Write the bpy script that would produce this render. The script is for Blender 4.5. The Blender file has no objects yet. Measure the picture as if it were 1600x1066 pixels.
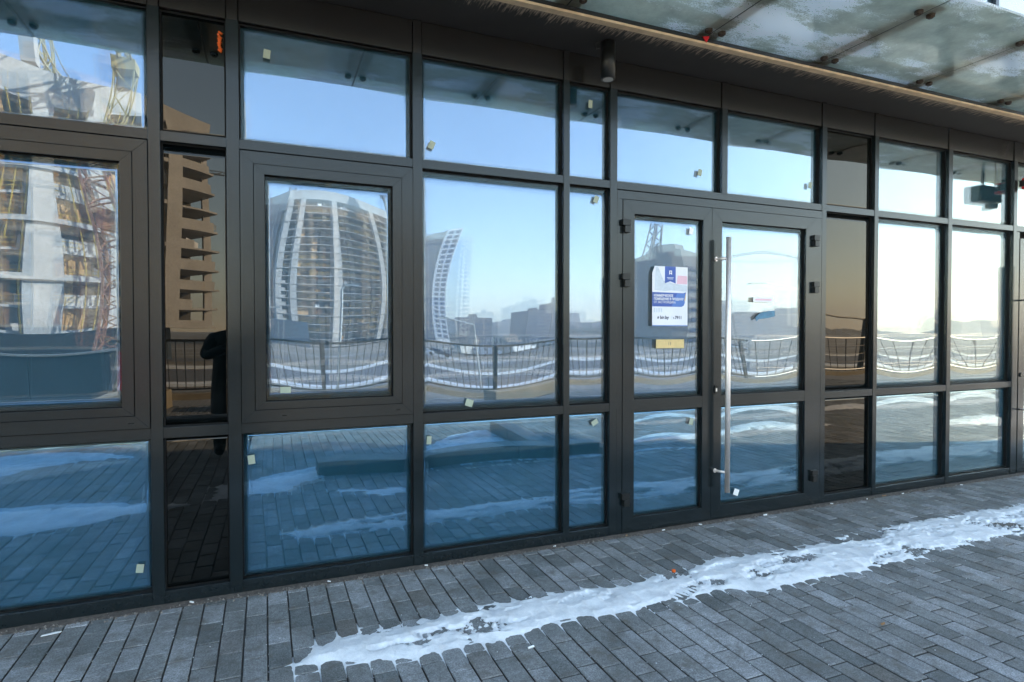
import bpy, bmesh, math, random
from math import radians as RD, sin, cos, pi
from mathutils import Vector, Matrix, noise
random.seed(7)
D = bpy.data
SC = bpy.context.scene
COL = SC.collection

# ------------------------------------------------------------------ camera, sky, sun, exposure
CAM_D, CAM_H = 3.5767, 1.45
cam = D.cameras.new('camera'); camo = D.objects.new('camera', cam); COL.objects.link(camo)
cam.sensor_width = 36; cam.lens = 20.925; cam.clip_start = 0.02; cam.clip_end = 6000
camo.location = (0, -CAM_D, CAM_H)
camo.rotation_euler = (RD(90 - 1.047), 0, RD(-22.5))
SC.camera = camo

SUN_EL = RD(24); SUN_ROT = RD(71.5)          # rotation from +Y towards +X
w = D.worlds.new('World'); SC.world = w; w.use_nodes = True
nt = w.node_tree; nt.nodes.clear()
sky = nt.nodes.new('ShaderNodeTexSky'); sky.sky_type = 'NISHITA'; sky.sun_disc = False
sky.sun_elevation = SUN_EL; sky.sun_rotation = SUN_ROT
sky.air_density = 1.0; sky.dust_density = 0.1; sky.ozone_density = 2.6; sky.altitude = 200
bg = nt.nodes.new('ShaderNodeBackground'); bg.inputs[1].default_value = 0.13
wo = nt.nodes.new('ShaderNodeOutputWorld')
tint = nt.nodes.new('ShaderNodeMix'); tint.data_type = 'RGBA'; tint.blend_type = 'MULTIPLY'; tint.inputs[0].default_value = 1.0
tint.inputs[7].default_value = (1.42, 1.19, 0.94, 1)      # camera white balance
nt.links.new(sky.outputs[0], tint.inputs[6]); nt.links.new(tint.outputs[2], bg.inputs[0]); nt.links.new(bg.outputs[0], wo.inputs[0])
sl = D.lights.new('sun', 'SUN'); sl.energy = 4.6; sl.angle = RD(0.53); sl.color = (1, 0.81, 0.57)
so = D.objects.new('sun', sl); COL.objects.link(so)
sdir = Vector((cos(SUN_EL) * sin(SUN_ROT), cos(SUN_EL) * cos(SUN_ROT), sin(SUN_EL)))
so.rotation_euler = (-sdir).to_track_quat('-Z', 'Y').to_euler(); so.location = (30, 20, 40)
SC.view_settings.view_transform = 'Standard'; SC.view_settings.look = 'None'
SC.view_settings.exposure = 2.72; SC.view_settings.gamma = 1
SC.view_settings.use_curve_mapping = False
SC.render.engine = 'CYCLES'
SC.cycles.max_bounces = 8; SC.cycles.transparent_max_bounces = 12; SC.cycles.glossy_bounces = 5
SC.cycles.caustics_reflective = False; SC.cycles.caustics_refractive = False

# ------------------------------------------------------------------ helpers
def link(o):
    COL.objects.link(o); return o
def tag(o, label=None, cat=None, group=None, kind=None):
    if label: o['label'] = label
    if cat: o['category'] = cat
    if group: o['group'] = group
    if kind: o['kind'] = kind
    return o
def empty(name, loc, label, cat, group=None, rz=0):
    o = link(D.objects.new(name, None)); o.location = loc; o.rotation_euler = (0, 0, rz)
    o.empty_display_size = 0.1
    return tag(o, label, cat, group)
class MB:
    def __init__(s): s.v = []; s.f = []
    def add(s, vs, fs):
        b = len(s.v); s.v += [tuple(v) for v in vs]; s.f += [tuple(b + i for i in f) for f in fs]; return s
    def box(s, x0, x1, y0, y1, z0, z1):
        return s.add([(x0,y0,z0),(x1,y0,z0),(x1,y1,z0),(x0,y1,z0),(x0,y0,z1),(x1,y0,z1),(x1,y1,z1),(x0,y1,z1)],
              [(0,3,2,1),(4,5,6,7),(0,1,5,4),(1,2,6,5),(2,3,7,6),(3,0,4,7)])
    def prism(s, pts, z0, z1):
        n = len(pts)
        return s.add([(p[0],p[1],z0) for p in pts] + [(p[0],p[1],z1) for p in pts],
              [tuple(range(n))[::-1], tuple(range(n, 2*n))] + [(i,(i+1)%n,n+(i+1)%n,n+i) for i in range(n)])
    def hexa(s, a, b):     # two quads a (4 pts), b (4 pts)
        return s.add(list(a) + list(b), [(0,3,2,1),(4,5,6,7),(0,1,5,4),(1,2,6,5),(2,3,7,6),(3,0,4,7)])
    def tube(s, p, q, r, n=6, r2=None):
        p = Vector(p); q = Vector(q); d = (q - p)
        if d.length < 1e-9: return s
        d.normalize(); a = d.orthogonal().normalized(); b = d.cross(a); r2 = r if r2 is None else r2
        vs = [p + (a*cos(2*pi*i/n) + b*sin(2*pi*i/n))*r for i in range(n)] + [q + (a*cos(2*pi*i/n) + b*sin(2*pi*i/n))*r2 for i in range(n)]
        return s.add(vs, [tuple(range(n))[::-1], tuple(range(n, 2*n))] + [(i,(i+1)%n,n+(i+1)%n,n+i) for i in range(n)])
    def bar(s, p, q, r): return s.tube(p, q, r, 4)
    def mesh(s, name, mat, smooth=False):
        m = D.meshes.new(name); m.from_pydata(s.v, [], s.f); m.update()
        if mat: m.materials.append(mat)
        if smooth: m.polygons.foreach_set('use_smooth', [True]*len(m.polygons))
        return m
    def build(s, name, mat, parent=None, smooth=False, bevel=0):
        o = link(D.objects.new(name, s.mesh(name, mat, smooth)))
        if parent: o.parent = parent
        if bevel:
            b = o.modifiers.new('bevel', 'BEVEL'); b.width = bevel; b.segments = 2; b.limit_method = 'ANGLE'
        return o
def bx(name, x0, x1, y0, y1, z0, z1, mat, parent=None, bevel=0):
    return MB().box(x0, x1, y0, y1, z0, z1).build(name, mat, parent, False, bevel)

# node helpers
def newmat(name):
    m = D.materials.new(name); m.use_nodes = True; t = m.node_tree; t.nodes.clear()
    o = t.nodes.new('ShaderNodeOutputMaterial'); return m, t, o
def N(t, typ, **kw):
    n = t.nodes.new(typ)
    for k, v in kw.items():
        if k.startswith('i_'):
            n.inputs[k[2:].replace('_', ' ')].default_value = v
        else: setattr(n, k, v)
    return n
def noise_node(t, scale, detail=4, rough=0.5, vec=None, dim=None):
    n = N(t, 'ShaderNodeTexNoise'); n.inputs['Scale'].default_value = scale
    n.inputs['Detail'].default_value = detail; n.inputs['Roughness'].default_value = rough
    if vec: t.links.new(vec, n.inputs['Vector'])
    return n
def ramp(t, fac, stops):
    r = N(t, 'ShaderNodeValToRGB'); e = r.color_ramp.elements
    while len(e) > 1: e.remove(e[-1])
    e[0].position = stops[0][0]; c = stops[0][1]; e[0].color = (*c, 1) if len(c) == 3 else c
    for p, c in stops[1:]:
        x = e.new(p); x.color = (*c, 1) if len(c) == 3 else c
    t.links.new(fac, r.inputs[0]); return r
def mixc(t, fac, a, b, mode='MIX'):
    m = N(t, 'ShaderNodeMix', data_type='RGBA', blend_type=mode)
    for i, x in ((0, fac), (6, a), (7, b)):
        if hasattr(x, 'links'): t.links.new(x, m.inputs[i])
        else: m.inputs[i].default_value = (*x, 1) if isinstance(x, tuple) else x
    return m.outputs[2]
def math_n(t, op, a, b=0.5, clamp=False):
    m = N(t, 'ShaderNodeMath', operation=op, use_clamp=clamp)
    for i, x in enumerate((a, b)):
        if hasattr(x, 'links'): t.links.new(x, m.inputs[i])
        else: m.inputs[i].default_value = x
    return m.outputs[0]
def bump(t, h, dist, strength=1.0):
    b = N(t, 'ShaderNodeBump'); b.inputs['Distance'].default_value = dist; b.inputs['Strength'].default_value = strength
    t.links.new(h, b.inputs['Height']); return b.outputs[0]
def obj_co(t):
    return N(t, 'ShaderNodeNewGeometry').outputs['Position']
def simple(name, col, rough=0.6, metal=0.0, spec=0.5, var=0.12, scale=6.0, bumpd=0.0, bscale=60):
    m, t, o = newmat(name); p = N(t, 'ShaderNodeBsdfPrincipled'); t.links.new(p.outputs[0], o.inputs[0])
    co = obj_co(t); n = noise_node(t, scale, 5, 0.6, co)
    a = tuple(c*(1-var) for c in col); b = tuple(min(1, c*(1+var)) for c in col)
    r = ramp(t, n.outputs[0], [(0.3, a), (0.7, b)])
    t.links.new(r.outputs[0], p.inputs['Base Color'])
    p.inputs['Roughness'].default_value = rough; p.inputs['Metallic'].default_value = metal
    p.inputs['Specular IOR Level'].default_value = spec
    if bumpd:
        nb = noise_node(t, bscale, 4, 0.6, co); t.links.new(bump(t, nb.outputs[0], bumpd), p.inputs['Normal'])
    return m

M = {}
def frame_mat():
    m, t, o = newmat('anthracite_frame'); p = N(t, 'ShaderNodeBsdfPrincipled'); t.links.new(p.outputs[0], o.inputs[0])
    co = obj_co(t)
    n = noise_node(t, 2.2, 5, 0.6, co); n2 = noise_node(t, 260, 2, 0.5, co); n3 = noise_node(t, 40, 3, 0.6, co)
    base = ramp(t, n.outputs[0], [(0.3, (0.005, 0.010, 0.012)), (0.7, (0.008, 0.013, 0.015))]).outputs[0]
    # dust specks and dirt splashes close to the ground
    speck = ramp(t, n2.outputs[0], [(0.70, (0,0,0)), (0.76, (1,1,1))]).outputs[0]
    base = mixc(t, math_n(t, 'MULTIPLY', speck, 0.15), base, (0.16, 0.16, 0.15))
    sep = N(t, 'ShaderNodeSeparateXYZ'); t.links.new(co, sep.inputs[0])
    low = math_n(t, 'MULTIPLY', sep.outputs[2], -5.0); low = math_n(t, 'ADD', low, 0.7, True)
    low = math_n(t, 'MULTIPLY', low, math_n(t, 'MULTIPLY', n3.outputs[0], 0.12))
    base = mixc(t, low, base, (0.10, 0.092, 0.08))
    t.links.new(base, p.inputs['Base Color'])
    rr = ramp(t, n.outputs[0], [(0.3, (0.17,)*3), (0.7, (0.22,)*3)]).outputs[0]
    t.links.new(rr, p.inputs['Roughness']); p.inputs['Specular IOR Level'].default_value = 0.45
    
    return m
def glass_mat(name, F0, tint, body, dirt=0.02, F0b=None, rough=0.0, power=4.0, top=1.0, graz=(1.0, 0.97, 0.93)):
    """mirror-coated pane: body colour + tinted mirror reflection rising towards grazing"""
    m, t, o = newmat(name)
    lw = N(t, 'ShaderNodeLayerWeight'); lw.inputs[0].default_value = 0.5
    f = math_n(t, 'POWER', lw.outputs['Facing'], power)
    f = math_n(t, 'MULTIPLY', f, top - F0); f = math_n(t, 'ADD', f, F0, True)
    g = N(t, 'ShaderNodeBsdfGlossy'); g.inputs['Roughness'].default_value = rough
    gz = ramp(t, lw.outputs['Facing'], [(0.20, tint), (0.36, tuple((a_ + b_)/2 for a_, b_ in zip(tint, graz))), (0.58, graz)]); t.links.new(gz.outputs[0], g.inputs['Color'])
    co = obj_co(t)
    d = N(t, 'ShaderNodeBsdfDiffuse')
    n1 = noise_node(t, 1.3, 3, 0.5, co); n2 = noise_node(t, 420, 2, 0.6, co); n3 = noise_node(t, 9, 6, 0.7, co)
    b2 = tuple(c*1.25 for c in body)
    t.links.new(ramp(t, n1.outputs[0], [(0.35, body), (0.65, b2)]).outputs[0], d.inputs['Color'])
    mx = N(t, 'ShaderNodeMixShader'); t.links.new(f, mx.inputs[0]); t.links.new(d.outputs[0], mx.inputs[1]); t.links.new(g.outputs[0], mx.inputs[2])
    # dust film and dried drops
    dd = N(t, 'ShaderNodeBsdfDiffuse'); dd.inputs['Color'].default_value = (0.45, 0.45, 0.42, 1)
    sp = ramp(t, n2.outputs[0], [(0.69, (0,0,0)), (0.74, (1,1,1))]).outputs[0]
    sp = math_n(t, 'MULTIPLY', sp, math_n(t, 'MULTIPLY', n3.outputs[0], dirt*14))
    fl = ramp(t, n3.outputs[0], [(0.45, (0,0,0)), (0.8, (dirt*3,)*3)]).outputs[0]
    fa = math_n(t, 'ADD', sp, fl, True)
    m2 = N(t, 'ShaderNodeMixShader'); t.links.new(fa, m2.inputs[0]); t.links.new(mx.outputs[0], m2.inputs[1]); t.links.new(dd.outputs[0], m2.inputs[2])
    t.links.new(m2.outputs[0], o.inputs[0]); return m
def outer_lite_mat():
    m, t, o = newmat('outer_glass_lite')
    lw = N(t, 'ShaderNodeLayerWeight'); lw.inputs[0].default_value = 0.5
    f = math_n(t, 'POWER', lw.outputs['Facing'], 4.0); f = math_n(t, 'MULTIPLY', f, 0.4); f = math_n(t, 'ADD', f, 0.045, True)
    g = N(t, 'ShaderNodeBsdfGlossy'); g.inputs['Roughness'].default_value = 0
    tr = N(t, 'ShaderNodeBsdfTransparent'); tr.inputs[0].default_value = (0.93, 0.97, 0.96, 1)
    mx = N(t, 'ShaderNodeMixShader'); t.links.new(f, mx.inputs[0]); t.links.new(tr.outputs[0], mx.inputs[1]); t.links.new(g.outputs[0], mx.inputs[2])
    t.links.new(mx.outputs[0], o.inputs[0]); return m
def paver_mat(name, far=False):
    m, t, o = newmat(name); p = N(t, 'ShaderNodeBsdfPrincipled'); t.links.new(p.outputs[0], o.inputs[0])
    co = obj_co(t)
    oi = N(t, 'ShaderNodeObjectInfo'); gi = N(t, 'ShaderNodeNewGeometry')
    rnd = math_n(t, 'FRACT', math_n(t, 'ADD', oi.outputs['Random'], gi.outputs['Random Per Island']))
    n1 = noise_node(t, 3.0, 5, 0.6, co); n2 = noise_node(t, 38, 5, 0.7, co); n3 = noise_node(t, 150, 4, 0.75, co); n4 = noise_node(t, 9, 4, 0.65, co)
    base = ramp(t, rnd, [(0.0, (0.120, 0.128, 0.126)), (0.3, (0.178, 0.184, 0.180)), (0.65, (0.212, 0.218, 0.217)), (0.92, (0.272, 0.280, 0.286)), (1.0, (0.130, 0.122, 0.108))]).outputs[0]
    a = ramp(t, n1.outputs[0], [(0.3, (0.62, 0.62, 0.61)), (0.72, (1.28, 1.28, 1.31))]).outputs[0]
    base = mixc(t, 1.0, base, a, 'MULTIPLY')
    b = ramp(t, n2.outputs[0], [(0.3, (0.68, 0.67, 0.64)), (0.7, (1.22, 1.22, 1.23))]).outputs[0]
    base = mixc(t, 1.0, base, b, 'MULTIPLY')
    c = ramp(t, n3.outputs[0], [(0.34, (0.50, 0.50, 0.50)), (0.5, (1, 1, 1)), (0.66, (1.55, 1.55, 1.55))]).outputs[0]
    base = mixc(t, 1.0, base, c, 'MULTIPLY')
    # brown damp stains, and frost / salt bloom
    st = ramp(t, n4.outputs[0], [(0.53, (0,0,0)), (0.68, (0.8,)*3)]).outputs[0]
    base = mixc(t, st, base, (0.105, 0.096, 0.083))
    n5 = noise_node(t, 7.5, 6, 0.75, co); n6 = noise_node(t, 170, 3, 0.7, co)
    fr = math_n(t, 'MULTIPLY', ramp(t, n5.outputs[0], [(0.56, (0,0,0)), (0.72, (1,1,1))]).outputs[0], ramp(t, n6.outputs[0], [(0.50, (0,0,0)), (0.62, (1,1,1))]).outputs[0])
    base = mixc(t, math_n(t, 'MULTIPLY', fr, 0.6), base, (0.60, 0.63, 0.66))
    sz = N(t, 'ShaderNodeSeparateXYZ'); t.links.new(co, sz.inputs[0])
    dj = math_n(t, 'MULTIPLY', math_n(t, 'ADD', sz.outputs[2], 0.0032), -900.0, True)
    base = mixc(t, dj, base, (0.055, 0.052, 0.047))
    t.links.new(base, p.inputs['Base Color'])
    p.inputs['Roughness'].default_value = 0.70; p.inputs['Specular IOR Level'].default_value = 0.4
    hh = math_n(t, 'ADD', math_n(t, 'MULTIPLY', n2.outputs[0], 0.6), n3.outputs[0])
    t.links.new(bump(t, hh, 0.0016 if not far else 0.001), p.inputs['Normal'])
    return m
def far_paving_mat():
    m, t, o = newmat('far_paving'); p = N(t, 'ShaderNodeBsdfPrincipled'); t.links.new(p.outputs[0], o.inputs[0])
    co = obj_co(t)
    mp = N(t, 'ShaderNodeMapping'); mp.inputs['Rotation'].default_value = (0, 0, pi/2); t.links.new(co, mp.inputs[0])
    br = N(t, 'ShaderNodeTexBrick'); t.links.new(mp.outputs[0], br.inputs['Vector'])
    br.inputs['Scale'].default_value = 1.0; br.inputs['Brick Width'].default_value = 0.212; br.inputs['Row Height'].default_value = 0.102
    br.inputs['Mortar Size'].default_value = 0.004
    br.inputs['Color1'].default_value = (0.18, 0.182, 0.182, 1); br.inputs['Color2'].default_value = (0.24, 0.24, 0.235, 1); br.inputs['Mortar'].default_value = (0.42, 0.42, 0.43, 1)
    n1 = noise_node(t, 2.0, 5, 0.65, co)
    a = ramp(t, n1.outputs[0], [(0.3, (0.75,)*3), (0.7, (1.2, 1.18, 1.15))]).outputs[0]
    t.links.new(mixc(t, 1.0, br.outputs[0], a, 'MULTIPLY'), p.inputs['Base Color']); p.inputs['Roughness'].default_value = 0.8
    return m
def snow_mat(name='snow', dirty=0.25):
    m, t, o = newmat(name); p = N(t, 'ShaderNodeBsdfPrincipled'); t.links.new(p.outputs[0], o.inputs[0])
    co = obj_co(t)
    n1 = noise_node(t, 6, 6, 0.7, co); n2 = noise_node(t, 70, 5, 0.75, co); n3 = noise_node(t, 420, 3, 0.6, co)
    base = ramp(t, n1.outputs[0], [(0.33, (0.60, 0.625, 0.65)), (0.6, (0.84, 0.86, 0.875))]).outputs[0]
    d = ramp(t, n3.outputs[0], [(0.70, (0,0,0)), (0.76, (dirty*2.0,)*3)]).outputs[0]
    base = mixc(t, d, base, (0.25, 0.24, 0.22))
    t.links.new(base, p.inputs['Base Color']); p.inputs['Roughness'].default_value = 0.7
    hh = math_n(t, 'ADD', n2.outputs[0], math_n(t, 'MULTIPLY', n3.outputs[0], 0.4))
    t.links.new(bump(t, hh, 0.006), p.inputs['Normal']); return m
def canopy_glass_mat():
    m, t, o = newmat('frosted_canopy_glass'); co = obj_co(t)
    mp = N(t, 'ShaderNodeMapping'); mp.inputs['Scale'].default_value = (0.8, 1.9, 1); t.links.new(co, mp.inputs[0])
    n1 = noise_node(t, 1.5, 6, 0.62, mp.outputs[0]); n2 = noise_node(t, 95, 3, 0.6, co); n3 = noise_node(t, 5, 5, 0.7, co)
    # dusty glass: part see-through, part scattering
    tr = N(t, 'ShaderNodeBsdfTransparent'); tr.inputs[0].default_value = (0.70, 0.86, 0.80, 1)
    df = N(t, 'ShaderNodeBsdfTranslucent'); df.inputs[0].default_value = (0.98, 1.0, 0.86, 1)
    d2 = N(t, 'ShaderNodeBsdfDiffuse'); d2.inputs[0].default_value = (0.42, 0.45, 0.39, 1)
    a = N(t, 'ShaderNodeAddShader'); t.links.new(df.outputs[0], a.inputs[0]); t.links.new(d2.outputs[0], a.inputs[1])
    m1 = N(t, 'ShaderNodeMixShader'); t.links.new(ramp(t, n3.outputs[0], [(0.3, (0.36,)*3), (0.7, (0.58,)*3)]).outputs[0], m1.inputs[0])
    t.links.new(tr.outputs[0], m1.inputs[1]); t.links.new(a.outputs[0], m1.inputs[2])
    # frost and snow lying on top, in streaks of grains
    fr = N(t, 'ShaderNodeBsdfTranslucent'); fr.inputs[0].default_value = (0.92, 0.94, 0.95, 1)
    f2 = N(t, 'ShaderNodeBsdfDiffuse'); f2.inputs[0].default_value = (0.34, 0.36, 0.36, 1)
    a2 = N(t, 'ShaderNodeAddShader'); t.links.new(fr.outputs[0], a2.inputs[0]); t.links.new(f2.outputs[0], a2.inputs[1])
    big = ramp(t, n1.outputs[0], [(0.485, (0,0,0)), (0.57, (1,1,1))]).outputs[0]
    gr = math_n(t, 'ADD', n2.outputs[0], math_n(t, 'MULTIPLY', n1.outputs[0], 1.5))
    gr = ramp(t, gr, [(1.20, (0,0,0)), (1.32, (1,1,1))]).outputs[0] if False else math_n(t, 'MULTIPLY', math_n(t, 'SUBTRACT', gr, 1.235), 12.0, True)
    fm = math_n(t, 'MULTIPLY', math_n(t, 'MAXIMUM', math_n(t, 'MULTIPLY', big, gr), 0.0), 0.9, True)
    m2 = N(t, 'ShaderNodeMixShader'); t.links.new(fm, m2.inputs[0]); t.links.new(m1.outputs[0], m2.inputs[1]); t.links.new(a2.outputs[0], m2.inputs[2])
    g = N(t, 'ShaderNodeBsdfGlossy'); g.inputs['Roughness'].default_value = 0.02
    fz = N(t, 'ShaderNodeFresnel'); fz.inputs[0].default_value = 1.5
    m3 = N(t, 'ShaderNodeMixShader'); t.links.new(fz.outputs[0], m3.inputs[0]); t.links.new(m2.outputs[0], m3.inputs[1]); t.links.new(g.outputs[0], m3.inputs[2])
    t.links.new(m3.outputs[0], o.inputs[0]); return m
def soffit_mat():
    m, t, o = newmat('stained_soffit'); p = N(t, 'ShaderNodeBsdfPrincipled'); t.links.new(p.outputs[0], o.inputs[0])
    co = obj_co(t); sep = N(t, 'ShaderNodeSeparateXYZ'); t.links.new(co, sep.inputs[0])
    mp = N(t, 'ShaderNodeMapping'); mp.inputs['Scale'].default_value = (1, 0.10, 1); t.links.new(co, mp.inputs[0])
    n = noise_node(t, 85, 3, 0.6, mp.outputs[0]); n1 = noise_node(t, 3, 5, 0.6, co)
    # lime drips that start at the outer edge (y = -0.37) and reach inward
    e = math_n(t, 'MULTIPLY', math_n(t, 'ADD', sep.outputs[1], 0.305), -14.0)        # 0 .. 0.9
    e = math_n(t, 'ADD', e, math_n(t, 'MULTIPLY', math_n(t, 'SUBTRACT', n.outputs[0], 0.50), 6.0))
    e = math_n(t, 'MULTIPLY', e, 1.0, True)
    base = ramp(t, n1.outputs[0], [(0.3, (0.010, 0.009, 0.008)), (0.7, (0.018, 0.016, 0.014))]).outputs[0]
    base = mixc(t, math_n(t, 'MULTIPLY', e, 0.9), base, (0.34, 0.26, 0.19))
    t.links.new(base, p.inputs['Base Color']); p.inputs['Roughness'].default_value = 0.75; return m
def concrete(name, col, var=0.22, holes=0.0):
    m, t, o = newmat(name); p = N(t, 'ShaderNodeBsdfPrincipled'); t.links.new(p.outputs[0], o.inputs[0])
    co = obj_co(t); n = noise_node(t, 0.35, 6, 0.6, co); n2 = noise_node(t, 3.0, 4, 0.6, co)
    base = ramp(t, n.outputs[0], [(0.3, tuple(c*(1-var) for c in col)), (0.7, tuple(c*(1+var*0.6) for c in col))]).outputs[0]
    base = mixc(t, 1.0, base, ramp(t, n2.outputs[0], [(0.3, (0.82,)*3), (0.65, (1.1,)*3)]).outputs[0], 'MULTIPLY')
    if holes:
        v = N(t, 'ShaderNodeTexVoronoi'); v.inputs['Scale'].default_value = 2.6; t.links.new(co, v.inputs['Vector'])
        h = ramp(t, v.outputs['Distance'], [(0.17, (holes,)*3), (0.22, (0,0,0))]).outputs[0]
        base = mixc(t, h, base, (0.08, 0.07, 0.06))
    t.links.new(base, p.inputs['Base Color']); p.inputs['Roughness'].default_value = 0.85; return m
def ground_mat():
    m, t, o = newmat('site_ground'); p = N(t, 'ShaderNodeBsdfPrincipled'); t.links.new(p.outputs[0], o.inputs[0])
    co = obj_co(t); mp = N(t, 'ShaderNodeMapping'); mp.inputs['Scale'].default_value = (0.35, 1, 1); t.links.new(co, mp.inputs[0])
    n = noise_node(t, 0.09, 7, 0.62, mp.outputs[0]); n2 = noise_node(t, 0.9, 5, 0.6, co)
    base = ramp(t, n2.outputs[0], [(0.3, (0.13, 0.115, 0.09)), (0.7, (0.24, 0.215, 0.175))]).outputs[0]
    s = ramp(t, n.outputs[0], [(0.56, (0,0,0)), (0.64, (0.6,)*3)]).outputs[0]
    base = mixc(t, s, base, (0.66, 0.68, 0.70))
    t.links.new(base, p.inputs['Base Color']); p.inputs['Roughness'].default_value = 0.9; return m

M['frame'] = frame_mat()
M['header'] = simple('header_sheet_metal', (0.012, 0.0115, 0.011), 0.22, 0, 0.8, 0.25, 1.5)
M['gasket'] = simple('black_gasket', (0.006, 0.006, 0.006), 0.6, spec=0.2)
M['glass_up'] = glass_mat('coated_vision_glass', 0.33, (0.55, 0.655, 1.0), (0.016, 0.055, 0.085), 0.006, top=0.80)
M['glass_low'] = glass_mat('blue_lower_glass', 0.37, (0.36, 0.61, 1.0), (0.020, 0.076, 0.120), 0.012, top=0.95)
M['spandrel'] = glass_mat('black_spandrel_glass', 0.043, (1.0, 0.93, 0.84), (0.0006, 0.0016, 0.0018), 0.003, top=0.9, graz=(1.0, 0.88, 0.73))
M['outer'] = outer_lite_mat()
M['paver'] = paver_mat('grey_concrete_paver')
M['far_paving'] = far_paving_mat()
M['bed'] = simple('joint_sand', (0.105, 0.10, 0.092), 0.9, var=0.35, scale=160, bumpd=0.003, bscale=300)
M['snow'] = snow_mat()
M['canopy'] = canopy_glass_mat()
M['soffit'] = soffit_mat()
M['beige'] = simple('beige_edge_profile', (0.66, 0.49, 0.31), 0.6, var=0.2, scale=14)
M['black'] = simple('black_powder_coat', (0.007, 0.008, 0.008), 0.35, spec=0.35, var=0.2)
M['steel'] = simple('brushed_steel', (0.85, 0.78, 0.75), 0.5, 0.85, var=0.08, scale=40)
M['rust'] = simple('rusty_clamp', (0.055, 0.038, 0.026), 0.7, var=0.5, scale=60)
M['beam'] = simple('dark_steel_beam', (0.030, 0.033, 0.031), 0.6, var=0.3)
M['wall'] = simple('dark_render', (0.05, 0.05, 0.055), 0.8)
M['cream'] = simple('cream_sticker', (0.34, 0.38, 0.29), 0.7, var=0.05)
M['orange'] = simple('orange_sealant', (0.75, 0.12, 0.01), 0.6, var=0.2, scale=60)
M['red'] = simple('red_plastic', (0.60, 0.015, 0.02), 0.35, var=0.1)
M['white'] = simple('white_paint', (0.78, 0.78, 0.77), 0.6, var=0.05)
M['paper'] = simple('poster_paper', (0.74, 0.75, 0.80), 0.65, var=0.03)
M['pblue'] = simple('poster_blue', (0.035, 0.085, 0.34), 0.5, var=0.1)
M['pblue2'] = simple('poster_mid_blue', (0.07, 0.17, 0.48), 0.5, var=0.1)
M['pink'] = simple('poster_pink', (0.75, 0.48, 0.56), 0.6, var=0.05)
M['pgrey'] = simple('poster_pale_grey', (0.55, 0.60, 0.66), 0.6, var=0.1, scale=30)
M['ink'] = simple('dark_ink', (0.03, 0.035, 0.07), 0.6)
M['tape'] = simple('tan_tape', (0.62, 0.46, 0.20), 0.5, var=0.1, scale=30)
M['bluetape'] = simple('blue_scrap', (0.04, 0.16, 0.27), 0.5, var=0.3, scale=50)
M['granite'] = simple('dark_granite', (0.030, 0.036, 0.038), 0.45, var=0.3, scale=80)
M['navy'] = simple('dark_blue_parapet_cladding', (0.028, 0.045, 0.060), 0.35, var=0.2, scale=1.2)
M['rail'] = simple('dark_railing_paint', (0.03, 0.034, 0.036), 0.45)
M['galv'] = simple('galvanised_rail', (0.45, 0.45, 0.43), 0.45, 0.6)
M['kerb'] = concrete('tan_kerb_stone', (0.34, 0.28, 0.19))
M['asphalt'] = simple('asphalt', (0.13, 0.135, 0.145), 0.85, var=0.25, scale=0.5)
M['ground'] = ground_mat()
M['concL'] = concrete('pale_concrete', (0.42, 0.40, 0.37), 0.18, 0.35)
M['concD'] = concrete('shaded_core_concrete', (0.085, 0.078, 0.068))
M['slab'] = concrete('slab_concrete', (0.42, 0.40, 0.375))
M['ply'] = simple('orange_plywood', (0.40, 0.22, 0.075), 0.7, var=0.25, scale=1.0)
M['yellow'] = simple('yellow_guard_paint', (0.55, 0.36, 0.05), 0.6)
M['rustnet'] = simple('red_oxide_steel', (0.21, 0.095, 0.060), 0.7, var=0.35, scale=1.0)
M['crane'] = simple('crane_yellow', (0.42, 0.33, 0.14), 0.6, var=0.2)
M['cranew'] = simple('crane_grey', (0.20, 0.21, 0.22), 0.6, var=0.1)
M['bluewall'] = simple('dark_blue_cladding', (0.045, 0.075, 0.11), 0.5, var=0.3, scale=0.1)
M['tglass'] = simple('tower_glass', (0.020, 0.050, 0.12), 0.5, 0.0, 0.4, var=0.25, scale=0.15)
M['tgrey'] = simple('tower_grey_green', (0.22, 0.25, 0.24), 0.7, var=0.12, scale=0.1)
M['far'] = simple('far_blocks', (0.13, 0.13, 0.14), 0.8, var=0.3, scale=0.05)
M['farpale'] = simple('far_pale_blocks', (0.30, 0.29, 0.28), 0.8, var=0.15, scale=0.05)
M['wood'] = simple('far_wood', (0.05, 0.06, 0.045), 0.9, var=0.4, scale=0.1)
M['coat'] = simple('dark_winter_coat', (0.012, 0.014, 0.018), 0.8, var=0.2)
M['skin'] = simple('skin', (0.45, 0.27, 0.19), 0.55)
M['gravel'] = simple('grit', (0.17, 0.15, 0.13), 0.9, var=0.7, scale=90)
M['dirt'] = simple('dirt_strip', (0.075, 0.062, 0.052), 0.95, var=0.5, scale=50, bumpd=0.004, bscale=120)
M['leaf'] = simple('dry_leaf', (0.30, 0.16, 0.07), 0.8, var=0.3, scale=80)
M['lens'] = simple('lamp_lens', (0.55, 0.55, 0.52), 0.25)
M['chrome'] = simple('bolt_metal', (0.3, 0.3, 0.3), 0.35, 0.9)

# ------------------------------------------------------------------ ground: paving bed, pavers
PX, PY = 0.102, 0.212
bed = MB()
def plane(m, x0, x1, y0, y1, z): m.add([(x0,y0,z),(x1,y0,z),(x1,y1,z),(x0,y1,z)], [(0,1,2,3)])
plane(bed, -9.3, 16.3, -9.4, 0.30, -0.013)
pavement = tag(bed.build('pavement', M['bed']), kind='structure')
fp = MB()
for r in ((-60, -9.3, -11.28, 0.3), (16.3, 90, -11.28, 0.3), (-9.3, 16.3, -11.28, -9.4)): plane(fp, r[0], r[1], r[2], r[3], -0.002)
tag(fp.build('outer_paving', M['far_paving']), kind='structure')

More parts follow.
